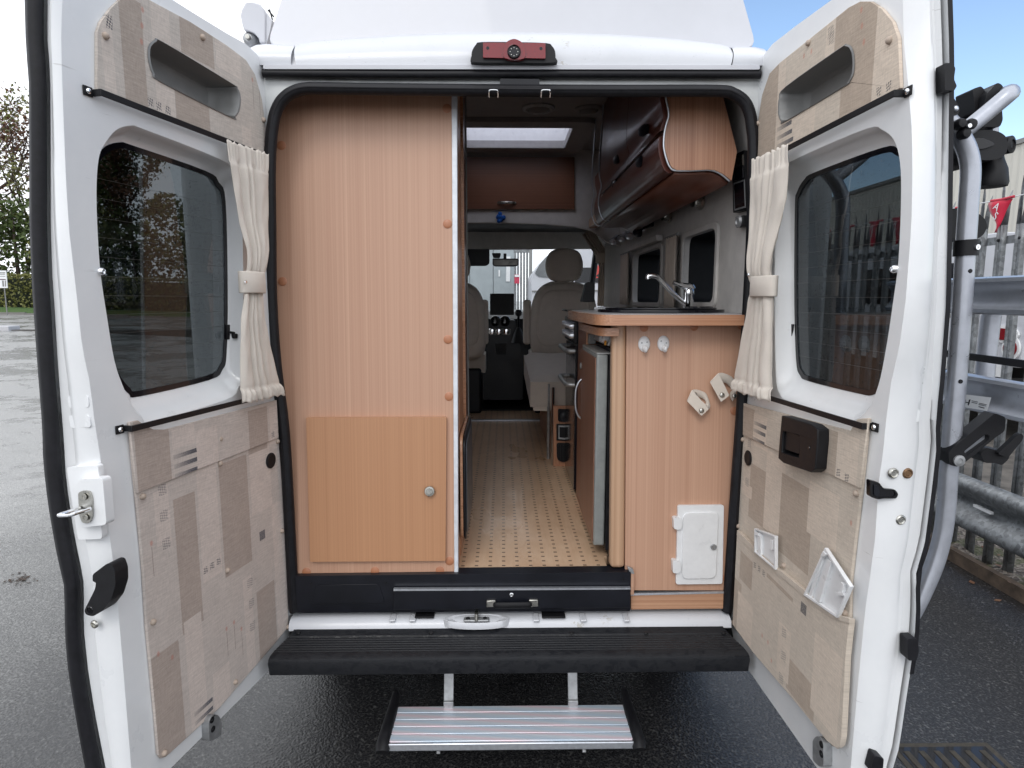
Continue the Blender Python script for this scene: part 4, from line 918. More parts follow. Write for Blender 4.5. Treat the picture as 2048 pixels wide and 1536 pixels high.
tb = thing('folded_table_leaf', 'slim table leaf with black edge stowed against the wardrobe side', 'table leaf', (xw+.01, 2.2, FL))
lf = Plane((xw, 0, 0), (0, 1, 0), (0, 0, 1), (-1, 0, 0))
slab('leaf', lf, rnd(rect(2.04, .745, 2.46, 1.11), .05), -.020, -.013, M['satin_black'], tb, px=False, bevel=.002)
slab('wood_edge', lf, rnd(rect(2.03, .755, 2.45, 1.12), .05), -.012, -.002, M['beech_edge'], tb, px=False, bevel=.002)
slab('leaf_face', lf, rnd(rect(2.06, .765, 2.44, 1.09), .05), -.024, -.021, plain('leaf_grey', (.09, .10, .12, 1), .35), tb, px=False, bevel=.001)
# ---- kitchen unit at the right
kt = thing('kitchen_unit', 'beech kitchen unit with grey worktop at the right of the rear opening', 'kitchen unit', BD.P(1350, 1180))
slab('end_panel', BD, [(1253, 640), (1512, 640), (1470, 1181), (1250, 1181)], 0, .016, M['beech'], kt, bevel=.001)
slab('corner_post', BD, [(1225, 642), (1253.5, 642), (1250.3, 1137), (1221, 1137)], -.003, .045, M['beech_pale'], kt, bevel=.014, seg=5)
for p in ((1288, 655), (1388, 653), (1483, 651), (1469, 822), (1453, 1155)): cap_on(*p, kt)
slab('kick_rail', BD, [(1262, 1190), (1466, 1186), (1462, 1217), (1262, 1219)], -.006, .012, M['beech_h'], kt, bevel=.001)
slab('kick_strip', BD, [(1262, 1187), (1466, 1182.5), (1466, 1186.5), (1262, 1191)], -.008, .014, M['alu'], kt)
slab('kick_gap', BD, [(1264, 1178), (1468, 1178), (1466, 1192), (1264, 1192)], .018, .024, M['gloss_black'], kt)
slab('step_block', BD, [(1260, 1146), (1268, 1148), (1268, 1190), (1261, 1190)], -.016, .016, M['beech'], kt, bevel=.001)
slab('step_block_cap', BD, [(1255, 1134), (1266, 1138), (1269, 1148), (1260, 1147)], -.017, .010, M['alu_dull'], kt, bevel=.001)
zt1 = 1.522
plan = spl([(.83, 1.945), (.6, 1.944), (.37, 1.944), (.325, 1.952), (.297, 1.985), (.286, 2.06), (.279, 2.25), (.275, 2.45), (.275, 2.66)], 5, False)+[(.83, 2.66)]
HZ = Plane((0, 0, 0), (1, 0, 0), (0, 1, 0), (0, 0, 1))
MB().slab(HZ, plan, zt1-.034, zt1-.001).build('worktop_edge', M['beech_edge'], kt, bevel=.011, seg=4)
pin = [(min(x+.016, .83) if x < .4 else x, y+.016 if y < 2.2 else y) for x, y in plan]
MB().slab(HZ, pin, zt1-.003, zt1+.0012).build('worktop', plain('worktop_grey', (.36, .36, .37, 1), .35, var=.12, scale=220), kt)
sk = [(.60+.185*math.cos(a)*(1 if math.cos(a) > 0 else 1.42), 2.235+.145*math.sin(a)) for a in [2*math.pi*i/40 for i in range(40)]]
MB().slab(HZ, sk, zt1+.001, zt1+.012).build('sink_lid', M['gloss_black'], kt, bevel=.004)
MB().slab(HZ, [lerp(p, (.56, 2.235), .12) for p in sk], zt1+.0125, zt1+.018).build('sink_glass', M['gloss_black'], kt, bevel=.002)
for x in (.69, .745): MB().lathe((x, 2.30, zt1+.012), (0, 0, 1), [(.026, 0), (.026, .006), (.02, .009), (.001, .009)], 20).build('lid_button', M['black'], kt)
# tap
tp_ = MB(); tx, ty = .715, 2.42
tp_.lathe((tx, ty, zt1), (0, 0, 1), [(.024, 0), (.024, .006), (.019, .010), (.019, .062), (.021, .066), (.021, .080), (.015, .088), (.001, .090)], 20)
tap = tp_.build('tap', M['chrome'], kt, smooth=40)
s0 = V3(tx-.004, ty, zt1+.022); s1 = atY(1312, 555, 2.40); s2 = atY(1297, 552, 2.40); s3 = atY(1296, 558, 2.40)
MB().tube(spl([s0, s0+(s1-s0)*.45+V3(0, 0, -.002), s0+(s1-s0)*.85+V3(0, 0, .006), s1+V3(0, 0, .004), s2, s3], 5, False), .0095, 10).build('tap_spout', M['chrome'], tap, smooth=60)
MB().tube(spl([V3(tx+.012, ty, zt1+.084), V3(tx+.004, ty, zt1+.094), atY(1362, 571, 2.41), atY(1347, 565, 2.40)], 5, False), [.016]*6+[.012]*5+[.008]*5, 10, flat=.6).build('tap_lever', M['chrome'], tap, smooth=60)
# white coat hooks
for x, y in ((1288, 688), (1326.5, 687)):
    c = BD.P(x, y); ux = Vector((1, 0, 0))
    h = MB(); h.lathe(c, -BD.n, [(.0255, 0), (.0255, .003), (.022, .0055), (.012, .007), (.001, .0072)], 28, sc=(1, .76))
    ho = h.build('coat_hook', M['white_plastic'], kt, smooth=50)
    MB().tube(spl([c+V3(0, -.004, -.008), c+V3(.001, -.016, -.017), c+V3(.001, -.024, -.021), c+V3(.001, -.028, -.014), c+V3(.001, -.028, -.009)], 4, False), [.008]*4+[.007]*4+[.006]*4+[.0055]*4+[.005], 10).build('hook_peg', M['white_plastic'], ho, smooth=60)
    for dx, dz in ((-.0085, .004+.004*(x > 1300)), (.0085, .006-.004*(x > 1300))): MB().lathe(c+V3(dx, -.006, dz), -BD.n, [(.0032, 0), (.0028, .0014), (.0003, .0014)], 10).build('hook_screw', M['alu_dull'], ho)
# white service hatch
wh0 = slab('service_hatch', BD, rnd([(1356, 1011), (1448, 1010), (1445, 1168), (1352, 1169)], 5), -.013, -.0005, M['white_plastic'], kt, bevel=.003, seg=3)
slab('hatch_bulge', BD, rnd([(1367, 1026), (1437, 1025), (1432, 1157), (1364, 1158)], 12), -.0185, -.012, M['white_plastic'], wh0, bevel=.005, seg=4)
for q in ([(1347, 1036), (1352, 1034), (1363, 1037), (1364, 1055), (1360, 1060), (1348, 1058)], [(1345, 1121), (1351, 1120), (1361, 1123), (1362, 1141), (1358, 1147), (1346, 1146)]):
    slab('hatch_hinge', BD, rnd(q, 3), -.022, -.0005, M['white_plastic'], wh0, bevel=.003, seg=3)
c = BD.P(1427, 1094, -.0185); MB().lathe(c, -BD.n, [(.010, -.001), (.010, .003), (.0085, .0048), (.006, .0048), (.0055, .003), (.0005, .003)], 20).build('hatch_lock', M['alu_dull'], wh0)
# fridge with brown door in an aluminium frame
fr_ = thing('refrigerator', 'built-in fridge with brown door and aluminium frame beside the corner post', 'refrigerator', (.40, 2.25, FL))
x0 = BD.P(1200, 900).x-.002
fz0, fz1 = .715, 1.385
MB().box((x0, 2.085, fz0), (x0+.038, 2.475, fz1)).build('door_frame', plain('fridge_grey', (.26, .275, .27, 1), .5), fr_, bevel=.006, seg=3)
MB().box((x0-.003, 2.100, fz0+.012), (x0+.002, 2.462, fz1-.012)).build('door_panel', wood('fridge_panel', C(122, 84, 68), C(146, 106, 86)), fr_)
MB().box((x0+.040, 2.07, fz0-.01), (x0+.052, 2.46, fz1)).build('door_gasket', M['rubber'], fr_)
MB().box((x0+.055, 2.08, FL), (.80, 2.475, 1.40)).build('fridge_body', M['satin_black'], fr_)
MB().box((x0, 2.090, fz1+.001), (x0+.05, 2.47, fz1+.006)).build('door_top', plain('fridge_cap', (.38, .39, .38, 1), .4), fr_)
cp = MB(); cp.obox((x0+.055, 2.28, fz1+.055), (.012, 0, .028), (0, .17, 0), (.005, 0, -.002)); cp.build('control_panel', plain('control_grey', (.45, .46, .46, 1), .45), fr_, bevel=.004)
for yy in (2.14, 2.20): MB().lathe((x0+.045, yy, fz1+.05), (-1, 0, .4), [(.019, 0), (.019, .016), (.015, .018), (.001, .018)], 16).build('control_knob', M['white_plastic'], fr_, smooth=50)
MB().box((x0+.03, 2.115, fz1+.03), (x0+.036, 2.127, fz1+.045)).build('control_switch', plain('orange_switch', (.7, .3, .03, 1), .4), fr_)
MB().box((x0+.02, 2.44, fz1+.01), (x0+.05, 2.47, fz1+.05)).build('door_lock', M['grey_plastic'], fr_, bevel=.004)
# curved valance under the worktop
vp = spl([(.37, 1.99), (.325, 2.0), (.305, 2.05), (.30, 2.2), (.30, 2.46)], 4, False)+[(.37, 2.46)]
MB().slab(HZ, vp, 1.452, 1.478).build('drawer_valance', M['beech_edge'], kt, bevel=.008, seg=3)
MB().box((.335, 2.48, FL), (.352, 2.78, 1.488)).build('cupboard_door', wood('cupboard_brown', C(132, 84, 64), C(158, 108, 84)), kt, bevel=.002)
MB().box((.33, 2.475, FL), (.80, 2.479, 1.488)).build('divider', M['beech_y'], kt)
MB().box((.352, 2.48, FL), (.80, 2.78, 1.488)).build('cupboard_body', M['dark_wood_x'], kt)
for z_, n_ in ((1.165, 'cupboard_handle'),):
    ca, cb = V3(.333, 2.52, z_+.085), V3(.333, 2.52, z_-.085)
    MB().tube(spl([ca, ca+V3(-.022, 0, -.012), ca+V3(-.036, 0, -.05), cb+V3(-.036, 0, .05), cb+V3(-.022, 0, .012), cb], 5, False), .0045, 8).build(n_, M['alu'], kt, smooth=60)
MB().lathe((.334, 2.52, 1.30), (-1, 0, 0), [(.006, 0), (.005, .012), (.013, .016), (.013, .022), (.001, .023)], 14).build('cupboard_knob', M['grey_plastic'], kt)
MB().lathe((.334, 2.50, 1.262), (-1, 0, 0), [(.008, 0), (.007, .010), (.001, .011)], 12).build('cupboard_catch', M['chrome'], kt)
# strap loops on the end panel
def strap(front, back, label, studs):
    t = thing('fabric_strap', label, 'strap', BD.P(*front[2], -.02), 'linen straps snapped to the kitchen panel')
    slab('front_tail', BD, rnd(front, 2), -.034, -.031, M['strap'], t, bevel=.001)
    rows = []
    n = len(back)
    for i, (p, q, w_) in enumerate(back): rows.append([BD.P(*p, w_), BD.P(*lerp(p, q, .5), w_-.001), BD.P(*q, w_)])
    R = []
    for k in range(3): R.append(spl([r[k] for r in rows], 4, False))
    o = MB().grid(R).build('loop', M['strap'], t, smooth=20); o.modifiers.new('thick', 'SOLIDIFY').thickness = .0016
    for (x, y, w_) in studs: MB().lathe(BD.P(x, y, w_), -BD.n, [(.0085, 0), (.0075, .003), (.005, .0045), (.001, .0048)], 14).build('press_stud', M['steel'], t, smooth=50)
    return t
strap([(1384, 780), (1374, 802), (1403, 832), (1418, 818)], [((1384, 780), (1374, 802), -.033), ((1391, 779), (1389, 794), -.020), ((1403, 782), (1405, 797), -.006), ((1413, 789), (1412, 805), -.003), ((1420, 810), (1407, 812), -.008), ((1418, 818), (1404, 803), -.028)],
      'lower linen strap folded closed with its stud fastened on the kitchen panel', [(1403, 821, -.034), (1389, 789, -.02)])
strap([(1437, 746), (1420, 764), (1442, 804), (1459, 791)], [((1437, 746), (1420, 764), -.033), ((1446, 746), (1448, 765), -.018), ((1462, 753), (1457, 771), -.006), ((1471, 765), (1464, 780), -.004), ((1471, 779), (1459, 790), -.010), ((1472, 792), (1465, 803), -.016)],
      'upper linen strap hanging open beside the right curtain on the kitchen panel', [(1444, 790, -.034), (1469, 792, -.022)])
# ---- cooker
ck = thing('cooker', 'black glass-fronted cooker with silver knobs and handles in the kitchen unit', 'cooker', (.5, 3.0, FL))
MB().box((.335, 2.80, FL+.02), (.80, 3.22, 1.49)).build('cooker_body', M['satin_black'], ck)
MB().box((.326, 2.803, FL+.025), (.334, 3.217, 1.36)).build('oven_door', M['gloss_black'], ck)
MB().box((.318, 2.803, 1.37), (.336, 3.217, 1.485)).build('control_fascia', M['gloss_black'], ck, bevel=.003)
for i in range(5):
    for z_ in (1.405, 1.448)[:2 if i else 2]:
        MB().lathe((.319, 2.84+i*.08, z_), (-1, 0, 0), [(.016, 0), (.015, .012), (.012, .02), (.001, .021)], 14).build('knob', M['alu'], ck, smooth=50)
for z_ in (1.335, 1.18):
    MB().tube(spl([V3(.328, 2.83, z_), V3(.295, 2.84, z_), V3(.29, 2.90, z_), V3(.29, 3.12, z_), V3(.295, 3.18, z_), V3(.328, 3.19, z_)], 4, False), .011, 10).build('oven_handle', M['alu_dull'], ck, smooth=60)
MB().box((.30, 2.74, 1.512), (.80, 3.20, 1.520)).build('hob_glass', M['gloss_black'], ck)
MB().box((.40, 2.75, 1.522), (.80, 2.76, 1.535)).build('hob_rail', M['chrome'], ck)
bc = thing('black_case', 'small black padded case standing on the cooker top', 'case', (.42, 3.0, 1.52))
pc_ = YP(3.0); slab('case_body', pc_, rnd([(1163, 604), (1172, 567), (1176, 564), (1187, 565), (1190, 570), (1189, 604)], 3), 0, .06, M['black'], bc, bevel=.012, seg=3)
slab('case_flap', pc_, rnd([(1171, 570), (1187, 570), (1187, 585), (1169, 585)], 2), -.004, -.0005, M['black'], bc, bevel=.0015)
# ---- dinette end panel with sockets, poles, bench seat
dn = thing('dinette_bench', 'beige bench seat with quilted cushion behind the cooker', 'bench', (.5, 3.8, FL))
de = YP(3.30)
slab('bench_end', de, [(1107, 812), (1165, 812), (1165, 955), (1107, 935)], 0, .02, M['beech_y'], dn)
slab('speaker', de, rnd([(1116, 818), (1150, 820), (1150, 846), (1116, 843)], 4), -.012, 0, M['black'], dn, bevel=.003)
MB().lathe(de.P(1129, 832, -.012), (0, -1, 0), [(.034, 0), (.032, .004), (.02, .001), (.012, .004), (.001, .005)], 20).build('speaker_cone', M['satin_black'], dn, smooth=50)
slab('socket_frame', de, [(1113, 848), (1152, 849), (1152, 884), (1113, 881)], -.010, 0, M['black'], dn, bevel=.002)
slab('socket_trim', de, [(1117, 851), (1150, 852), (1150, 881), (1117, 878)], -.012, -.009, M['alu_dull'], dn, holes=[[(1119, 854), (1148, 855), (1148, 878), (1119, 875)]])
vt = slab('heater_vent', de, rnd([(1113, 886), (1152, 886), (1152, 926), (1122, 924), (1114, 918)], 6), -.012, 0, M['black'], dn, bevel=.004)
for i in range(7): slab('vent_slat', de, [(1116+i*5, 890), (1118+i*5, 890), (1118+i*5, 921), (1116+i*5, 920)], -.016, -.012, M['black'], vt)
for px, yb, yt_, mt in ((1105, 930, 822, 'chrome'), (1096.5, 917, 812, 'alu_dull')):
    q = atZ(px, yb, FL); MB().lathe((q.x, q.y, FL), (0, 0, 1), [(.009, 0), (.009, .43)], 12).build('table_pole', M[mt], dn)
def cushion(name, xs_, ys_, zf, mat, parent, th=.12, round_=.05):
    rows = []
    nx, ny = 14, 16
    for i in range(ny+1):
        r = []
        for j in range(nx+1):
            x = xs_[0]+(xs_[1]-xs_[0])*j/nx; y = ys_[0]+(ys_[1]-ys_[0])*i/ny
            e = min(min(j, nx-j)/nx*(xs_[1]-xs_[0]), min(i, ny-i)/ny*(ys_[1]-ys_[0]))
            z = zf(x, y)-round_*.5*max(0, 1-e/round_)**2+.004*math.sin(i*2.6)*math.sin(j*1.1)
            r.append((x, y, z))
        rows.append(r)
    b = MB(); b.grid(rows)
    edge = [rows[0][j] for j in range(nx+1)]+[rows[i][nx] for i in range(1, ny+1)]+[rows[ny][j] for j in range(nx-1, -1, -1)]+[rows[i][0] for i in range(ny-1, 0, -1)]
    b.grid([edge, [(x, y, z-th*.5) for x, y, z in edge], [(x, y, z-th) for x, y, z in edge]], closed=True)
    return b.build(name, mat, parent, smooth=60)
xs0 = (atY(1060, 760, 3.5).x, .80)
cushion('seat_cushion', xs0, (3.46, 4.55), lambda x, y: 1.135+.05*(y-3.46), M['seat_top'], dn, .14)
cushion('cushion_skirt', (xs0[0]+.02, .80), (3.47, 4.5), lambda x, y: 1.0, M['seat'], dn, .05, .01)
MB().box((.27, 3.34, FL), (.80, 4.5, .96)).build('bench_box', M['beech_y'], dn)
# ---- ceiling, wall linings, over-cab panel
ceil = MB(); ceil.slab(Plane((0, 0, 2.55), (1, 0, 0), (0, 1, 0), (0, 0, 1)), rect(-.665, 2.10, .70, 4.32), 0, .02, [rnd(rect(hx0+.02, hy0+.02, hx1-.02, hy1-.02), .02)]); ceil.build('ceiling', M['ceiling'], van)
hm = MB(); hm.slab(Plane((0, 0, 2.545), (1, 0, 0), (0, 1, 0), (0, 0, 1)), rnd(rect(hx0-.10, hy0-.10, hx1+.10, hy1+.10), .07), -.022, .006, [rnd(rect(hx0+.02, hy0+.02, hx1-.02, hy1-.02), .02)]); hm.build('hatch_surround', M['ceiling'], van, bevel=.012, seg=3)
hs = MB()
for (xa, ya, xb, yb) in ((hx0, hy0, hx0+.014, hy1), (hx1-.014, hy0, hx1, hy1), (hx0+.014, hy0, hx1-.014, hy0+.014), (hx0+.014, hy1-.014, hx1-.014, hy1)): hs.box((xa, ya, 2.552), (xb, yb, zr+.03))
hs.build('hatch_shaft', M['white_plastic'], van)
m = Mat('hatch_acrylic'); m.t.nodes.remove(m.b); tl2 = m.n('ShaderNodeBsdfTranslucent', {'Color': (.95, .95, 1, 1)}); tp2 = m.n('ShaderNodeBsdfTransparent', {'Color': (.9, .9, .95, 1)}); mm = m.n('ShaderNodeMixShader', {0: .6}); m.set(mm, 1, tl2.outputs[0]); m.set(mm, 2, tp2.outputs[0]); m.t.links.new(mm.outputs[0], m.out.inputs[0])
MB().box((hx0-.02, hy0-.02, zr+.031), (hx1+.02, hy1+.02, zr+.036)).build('hatch_pane', m.m, van)
MB().box((hx0+.014, hy0+.20, 2.60), (hx1-.014, hy0+.206, 2.61)).build('hatch_blind_bar', M['alu'], van)
ll = Plane((0, 0, 0), (0, 1, 0), (0, 0, 1), (1, 0, 0))
wh2 = [rnd(rect(a[0], z[0], a[1], z[1]), .045) for a, z in wins]
slab('wall_lining', ll, [(1.96, 1.40), (5.0, 1.40), (5.0, 2.0), (1.96, 2.0)], .80, .82, M['lining'], van, px=False, holes=wh2)
MB().add([(.80, 1.985, 2.0), (.80, 4.6, 2.0), (.735, 4.6, 2.27), (.735, 1.99, 2.27), (.69, 4.6, 2.55), (.69, 2.10, 2.55)], [(0, 1, 2, 3), (3, 2, 4, 5)]).build('upper_lining', M['lining'], van)
for a, z in wins:
    ro = rnd(rect(a[0]-.022, z[0]-.022, a[1]+.022, z[1]+.022), .05); ri = rnd(rect(a[0]+.002, z[0]+.002, a[1]-.002, z[1]-.002), .045)
    slab('window_surround', ll, ro, .788, .80, M['lining'], van, px=False, holes=[ri], bevel=.003)
    slab('window_reveal', ll, rnd(rect(a[0]-.006, z[0]-.006, a[1]+.006, z[1]+.006), .045), .822, .944, M['black'], van, px=False, holes=[rnd(rect(a[0], z[0], a[1], z[1]), .045)])
MB().box((-.88, 1.96, FL), (-.86, 5.0, 2.26)).build('wall_lining', M['lining'], van)
MB().box((-.66, 2.12, 2.27), (.69, 2.13, 2.55)).build('header_lining', M['lining'], van)
MB().add([(-.86, 2.0, 2.255), (-.86, 4.6, 2.255), (-.69, 4.6, 2.275), (-.69, 2.02, 2.275), (-.665, 4.6, 2.55), (-.665, 2.10, 2.55)], [(0, 1, 2, 3), (3, 2, 4, 5)]).build('upper_lining', M['lining'], van)
oc_ = YP(4.32)
opx = [(880, 285), (1262, 285), (1262, 500), (1235, 492), (1212, 483), (1196, 470), (1180, 461), (1150, 454), (1090, 449), (1000, 446), (880, 446)]
slab('overcab_panel', oc_, opx, 0, .03, M['lining'], van, bevel=.003)
ol = thing('overcab_locker', 'brown drop-front locker above the cab opening', 'locker', oc_.P(1045, 418))
slab('locker_door', oc_, rnd([(925, 314), (1149, 314), (1149, 418), (925, 418)], 2), -.02, -.001, wood('overcab_wood', C(104, 64, 46), C(126, 84, 62), 'x'), ol, bevel=.003)
a, c = oc_.P(996, 406, -.02), oc_.P(1031, 406, -.02)
MB().tube(spl([a, a+V3(.02, -.014, 0), (a+c)/2+V3(0, -.026, 0), c+V3(-.02, -.014, 0), c], 4, False), .009, 10).build('locker_handle', M['steel'], ol, smooth=60)
bt = oc_.P(1000, 435, -.012); bb_ = thing('blue_duster', 'small bright blue ragged cloth figure hung under the overcab locker', 'cloth', bt)
q = MB()
for i in range(11):
    g_ = i*2.4; q.lathe(bt+V3(.022*math.cos(g_)*(i % 3)*.6, -.006-.004*(i % 2), .020*math.sin(g_)*(i % 4)*.45), (random.uniform(-.4, .4), -1, random.uniform(-.4, .4)), [(.010, -.01), (.016, 0), (.014, .008), (.006, .013), (.001, .014)], 9)
q.build('cloth_body', cloth('blue_fleece', (.01, .10, .42, 1), 500), bb_, smooth=80)
# ceiling lamps
for (x, y, r, mt) in ((1077, 215, .085, 'alu_dull'), (1178, 217, .075, 'ceiling')):
    c = atZ(x, y, 2.55); lo_ = MB().lathe(c, (0, 0, -1), [(r, 0), (r, .008), (r*.86, .016), (r*.74, .014), (r*.70, .006), (.002, .006)], 30).build('ceiling_lamp', M[mt], van, smooth=40)
    MB().lathe(c+V3(0, 0, -.0065), (0, 0, -1), [(r*.66, 0), (r*.6, .008), (r*.3, .014), (.002, .015)], 24).build('lamp_lens', M['grey_plastic'], lo_, smooth=60)
# ---- overhead cabinet at the right
oh = thing('overhead_cabinet', 'dark glossy wave-front overhead cabinet with beech end panel', 'cabinet', BD.P(1400, 345))
wave = [(1345, -45), (1338, 60), (1332.5, 140), (1331.6, 191), (1337, 219), (1338, 234), (1334, 248), (1330.7, 264), (1329.4, 280), (1330, 297), (1335.5, 318), (1343, 334), (1353, 340)]
bot = [(1380, 340.5), (1413, 339), (1429, 340), (1445, 347), (1463, 361)]
end = wave+bot+[(1474, 303), (1446, 192), (1425, 60), (1410, -45)]
slab('end_panel', BD, end, 0, .016, wood('cabinet_end', C(148, 104, 80), C(176, 132, 106)), oh)
def prof(px): u = BD.uv(*px); p = BD.pt(*u); return (p.x, p.z)
W2 = [prof(p) for p in spl(wave, 4, False)]; B2 = [prof(p) for p in bot]
iz = [i for i, p in enumerate(spl(wave, 4, False)) if p[1] <= 264]; split = iz[-1]
def strip(name, pts, y0, y1, mat, off=0.0):
    a = [(x-off, z-off*.3) for x, z in pts]; b2_ = [(x+.016, z+.005) for x, z in pts]
    b = MB(); loop = a+b2_[::-1]
    b.grid([[(x, y0, z) for x, z in loop], [(x, y1, z) for x, z in loop]], closed=True)
    n = len(a)
    for yy in (y0, y1): b.grid([[(x, yy, z) for x, z in a], [(x, yy, z) for x, z in b2_]])
    return b.build(name, mat, oh, smooth=50)
up_, low_ = W2[:split-1], W2[split+1:]
y0 = BD.P(1335, 250).y+.02
YE = 3.33
strip('upper_door', up_, y0, 2.63, M['dark_wood'], .014); strip('upper_door', up_, 2.636, YE, M['dark_wood'], .014)
strip('lower_flap', low_, y0, YE, M['dark_wood'], .014)
strip('carcass_front', W2, y0, YE, M['dark_wood_x'])
b = MB(); b.grid([[(x, y, z) for x, z in [W2[-1]]+B2] for y in (y0-.01, YE+.25)]); o = b.build('cabinet_floor', M['dark_wood_x'], oh); o.modifiers.new('t', 'SOLIDIFY').thickness = .012
def piping(pts, y, r=.0035):
    MB().tube([V3(x, y, z) for x, z in pts], r, 8).build('edge_piping', M['alu'], oh, smooth=60)
e2 = [prof(p) for p in spl(wave+bot, 4, False)]
piping([(x-.003, z) for x, z in e2], BD.P(1340, 260).y-.002)
piping([(x-.018, z) for x, z in W2]+B2[:2], YE+.004); piping([(x-.018, z) for x, z in W2]+B2[:2], YE+.26)
MB().grid([[(x-.004, y, z) for x, z in W2[10:]] for y in (YE+.02, YE+.25)]).build('shelf_lip', M['dark_wood_x'], oh)
sb_ = MB()
for i in range(9): sb_.box((.60, YE+.03+i*.025, 2.02), (.606, YE+.045+i*.025, 2.45))
sb_.build('shelf_back', M['grey_plastic'], oh)
MB().box((.56, YE+.25, 1.97), (.80, YE+.262, 2.54)).build('far_end_panel', M['dark_wood_x'], oh)
for px, yy in (((1298, 263), 2.3), ((1243, 320), 2.86), ((1292, 325), 2.35), ((1240, 370), 2.93)):
    c = atY(*px, yy); q = MB(); q.lathe(c, (-.9, -.2, .1), [(.012, -.02), (.012, .010), (.026, .016), (.027, .026), (.018, .031), (.001, .032)], 14, sc=(.75, 1.25)); q.build('cabinet_handle', M['satin_black'], oh, smooth=50)
# pelmet past the cabinet
MB().box((.58, 3.62, 2.045), (.63, 4.31, 2.10)).build('pelmet', M['beech_pale'], oh, bevel=.002)
# ---- fittings on the right wall lining
XR = Plane((.80, 0, 0), (0, 1, 0), (0, 0, 1), (1, 0, 0))
cpn = slab('control_panel', XR, rnd([(1464, 312), (1488, 300), (1492, 418), (1466, 426)], 2), -.022, 0, M['black'], van, bevel=.003)
slab('panel_display', XR, [(1467, 318), (1485, 309), (1486, 350), (1468, 357)], -.026, -.023, M['steel'], cpn)
slab('panel_switch', XR, [(1468, 336), (1485, 330), (1486, 356), (1469, 362)], -.027, -.0225, M['gloss_black'], cpn, bevel=.001)
slab('panel_screen', XR, [(1468, 369), (1487, 362), (1489, 412), (1470, 418)], -.026, -.0225, M['gloss_black'], cpn)
slab('panel_rim', XR, [(1467, 366), (1488, 359), (1490, 415), (1469, 421)], -.025, -.0225, M['alu_dull'], cpn, holes=[[(1469, 370), (1486, 364), (1488, 411), (1471, 417)]])
th = slab('thermostat', XR, rnd([(1471, 434), (1488, 430), (1490, 452), (1473, 456)], 2), -.022, 0, M['black'], van, bevel=.003)
MB().lathe(XR.P(1479, 443, -.022), (-1, 0, 0), [(.020, 0), (.018, .008), (.012, .009), (.011, .005), (.001, .005)], 20).build('thermostat_dial', M['alu_dull'], th)
for px, n_ in (((1400, 402), 0), ((1337, 431), 1)):
    c = XR.P(*px, -.01); MB().lathe(c, (-1, -.3, -.15), [(.034, -.01), (.034, .006), (.026, .010), (.024, .030), (.020, .034), (.016, .026), (.001, .026)], 20).build('reading_lamp', M['steel'], van, smooth=50)
br = MB(); a, c = XR.P(1305, 448, -.03), XR.P(1232, 476, -.03); br.obox((a+c)/2, (c-a)/2, (.008, 0, 0), (0, 0, .012)); br = br.build('spot_bar', M['satin_black'], van, bevel=.003)
for t_ in (.18, .40, .62, .9):
    p = a+(c-a)*t_; MB().lathe(p+V3(-.02, 0, -.004), (-.5, -.55, -.7), [(.010, -.02), (.012, 0), (.018, .022), (.027, .045), (.026, .047), (.018, .036), (.001, .034)], 16).build('spot_lamp', M['alu'] if t_ > .3 else M['satin_black'], br, smooth=50)
# narrow curtains beside the side windows
def side_curtain(y0_, y1_, label):
    t = thing('curtain', label, 'curtain', (.78, (y0_+y1_)/2, 1.53), 'short beige curtains at the side windows')
    rows = [[(.765-.008*math.cos(j*1.5), y0_+(y1_-y0_)*j/18, z) for j in range(19)] for z in (1.535, 1.6, 1.7, 1.8, 1.85)]
    o = MB().grid(rows).build('drape', M['curtain_dim'], t, smooth=80); o.modifiers.new('t', 'SOLIDIFY').thickness = .002
    MB().tube([V3(.765, y0_-.02, 1.852), V3(.765, y1_+.02, 1.852)], .006, 6).build('rail', M['grey_plastic'], t)
side_curtain(2.80, 2.97, 'short beige curtain at the forward edge of the window beside the tap')
side_curtain(3.86, 4.1, 'short beige curtain at the forward edge of the farther side window')
MB().box((.755, 3.14, 1.855), (.79, 3.90, 1.885)).build('blind_cassette', M['lining'], van, bevel=.004)
# ---- cab
MB().box((-.86, 4.34, 2.14), (.86, 5.6, 2.17)).build('cab_roof', M['satin_black'], van)
cs = MB(); cs.slab(YP(4.9), [(860, 440), (1260, 440), (1260, 474), (1180, 470), (1060, 480), (860, 478)], 0, .02); cs.build('cab_shelf', M['satin_black'], van)
vis = YP(5.5); slab('windscreen_header', vis, [(880, 455), (1250, 455), (1240, 497), (880, 500)], 0, .05, M['lining'], van, bevel=.01)
b = MB(); b.add([(-.80, 6.45, 1.42), (.86, 6.45, 1.42), (.80, 5.56, 2.06), (-.74, 5.56, 2.06)], [(0, 1, 2, 3)]); b.build('windscreen', M['clear'], van)
for s_ in (-1, 1): MB().tube([V3(.03+s_*.84, 6.45, 1.40), V3(.03+s_*.80, 5.56, 2.08)], .03, 8).build('windscreen_pillar', M['satin_black'], van)
dsh = MB(); pr_ = [(5.45, .70), (5.35, 1.0), (5.38, 1.22), (5.42, 1.40), (5.55, 1.46), (6.0, 1.47), (6.45, 1.42), (6.45, .7)]
dsh.grid([[(x, y, z) for y, z in pr_] for x in (-.86, -.4, .03, .4, .88)], closed=True); dsh.build('dashboard', M['satin_black'], van, smooth=20)
MB().box((-.9, 6.46, .45), (.95, 6.95, 1.30)).build('bonnet', M['paint'], van, bevel=.06, seg=3)
MB().box((-.86, 5.0, FL+.001), (.86, 6.4, FL+.012)).build('cab_mat', M['black'], van)
cn = YP(5.2); co = slab('centre_console', cn, rnd([(982, 640), (1030, 640), (1046, 720), (1046, 800), (960, 800), (962, 720)], 4), 0, .15, M['satin_black'], van, bevel=.012)
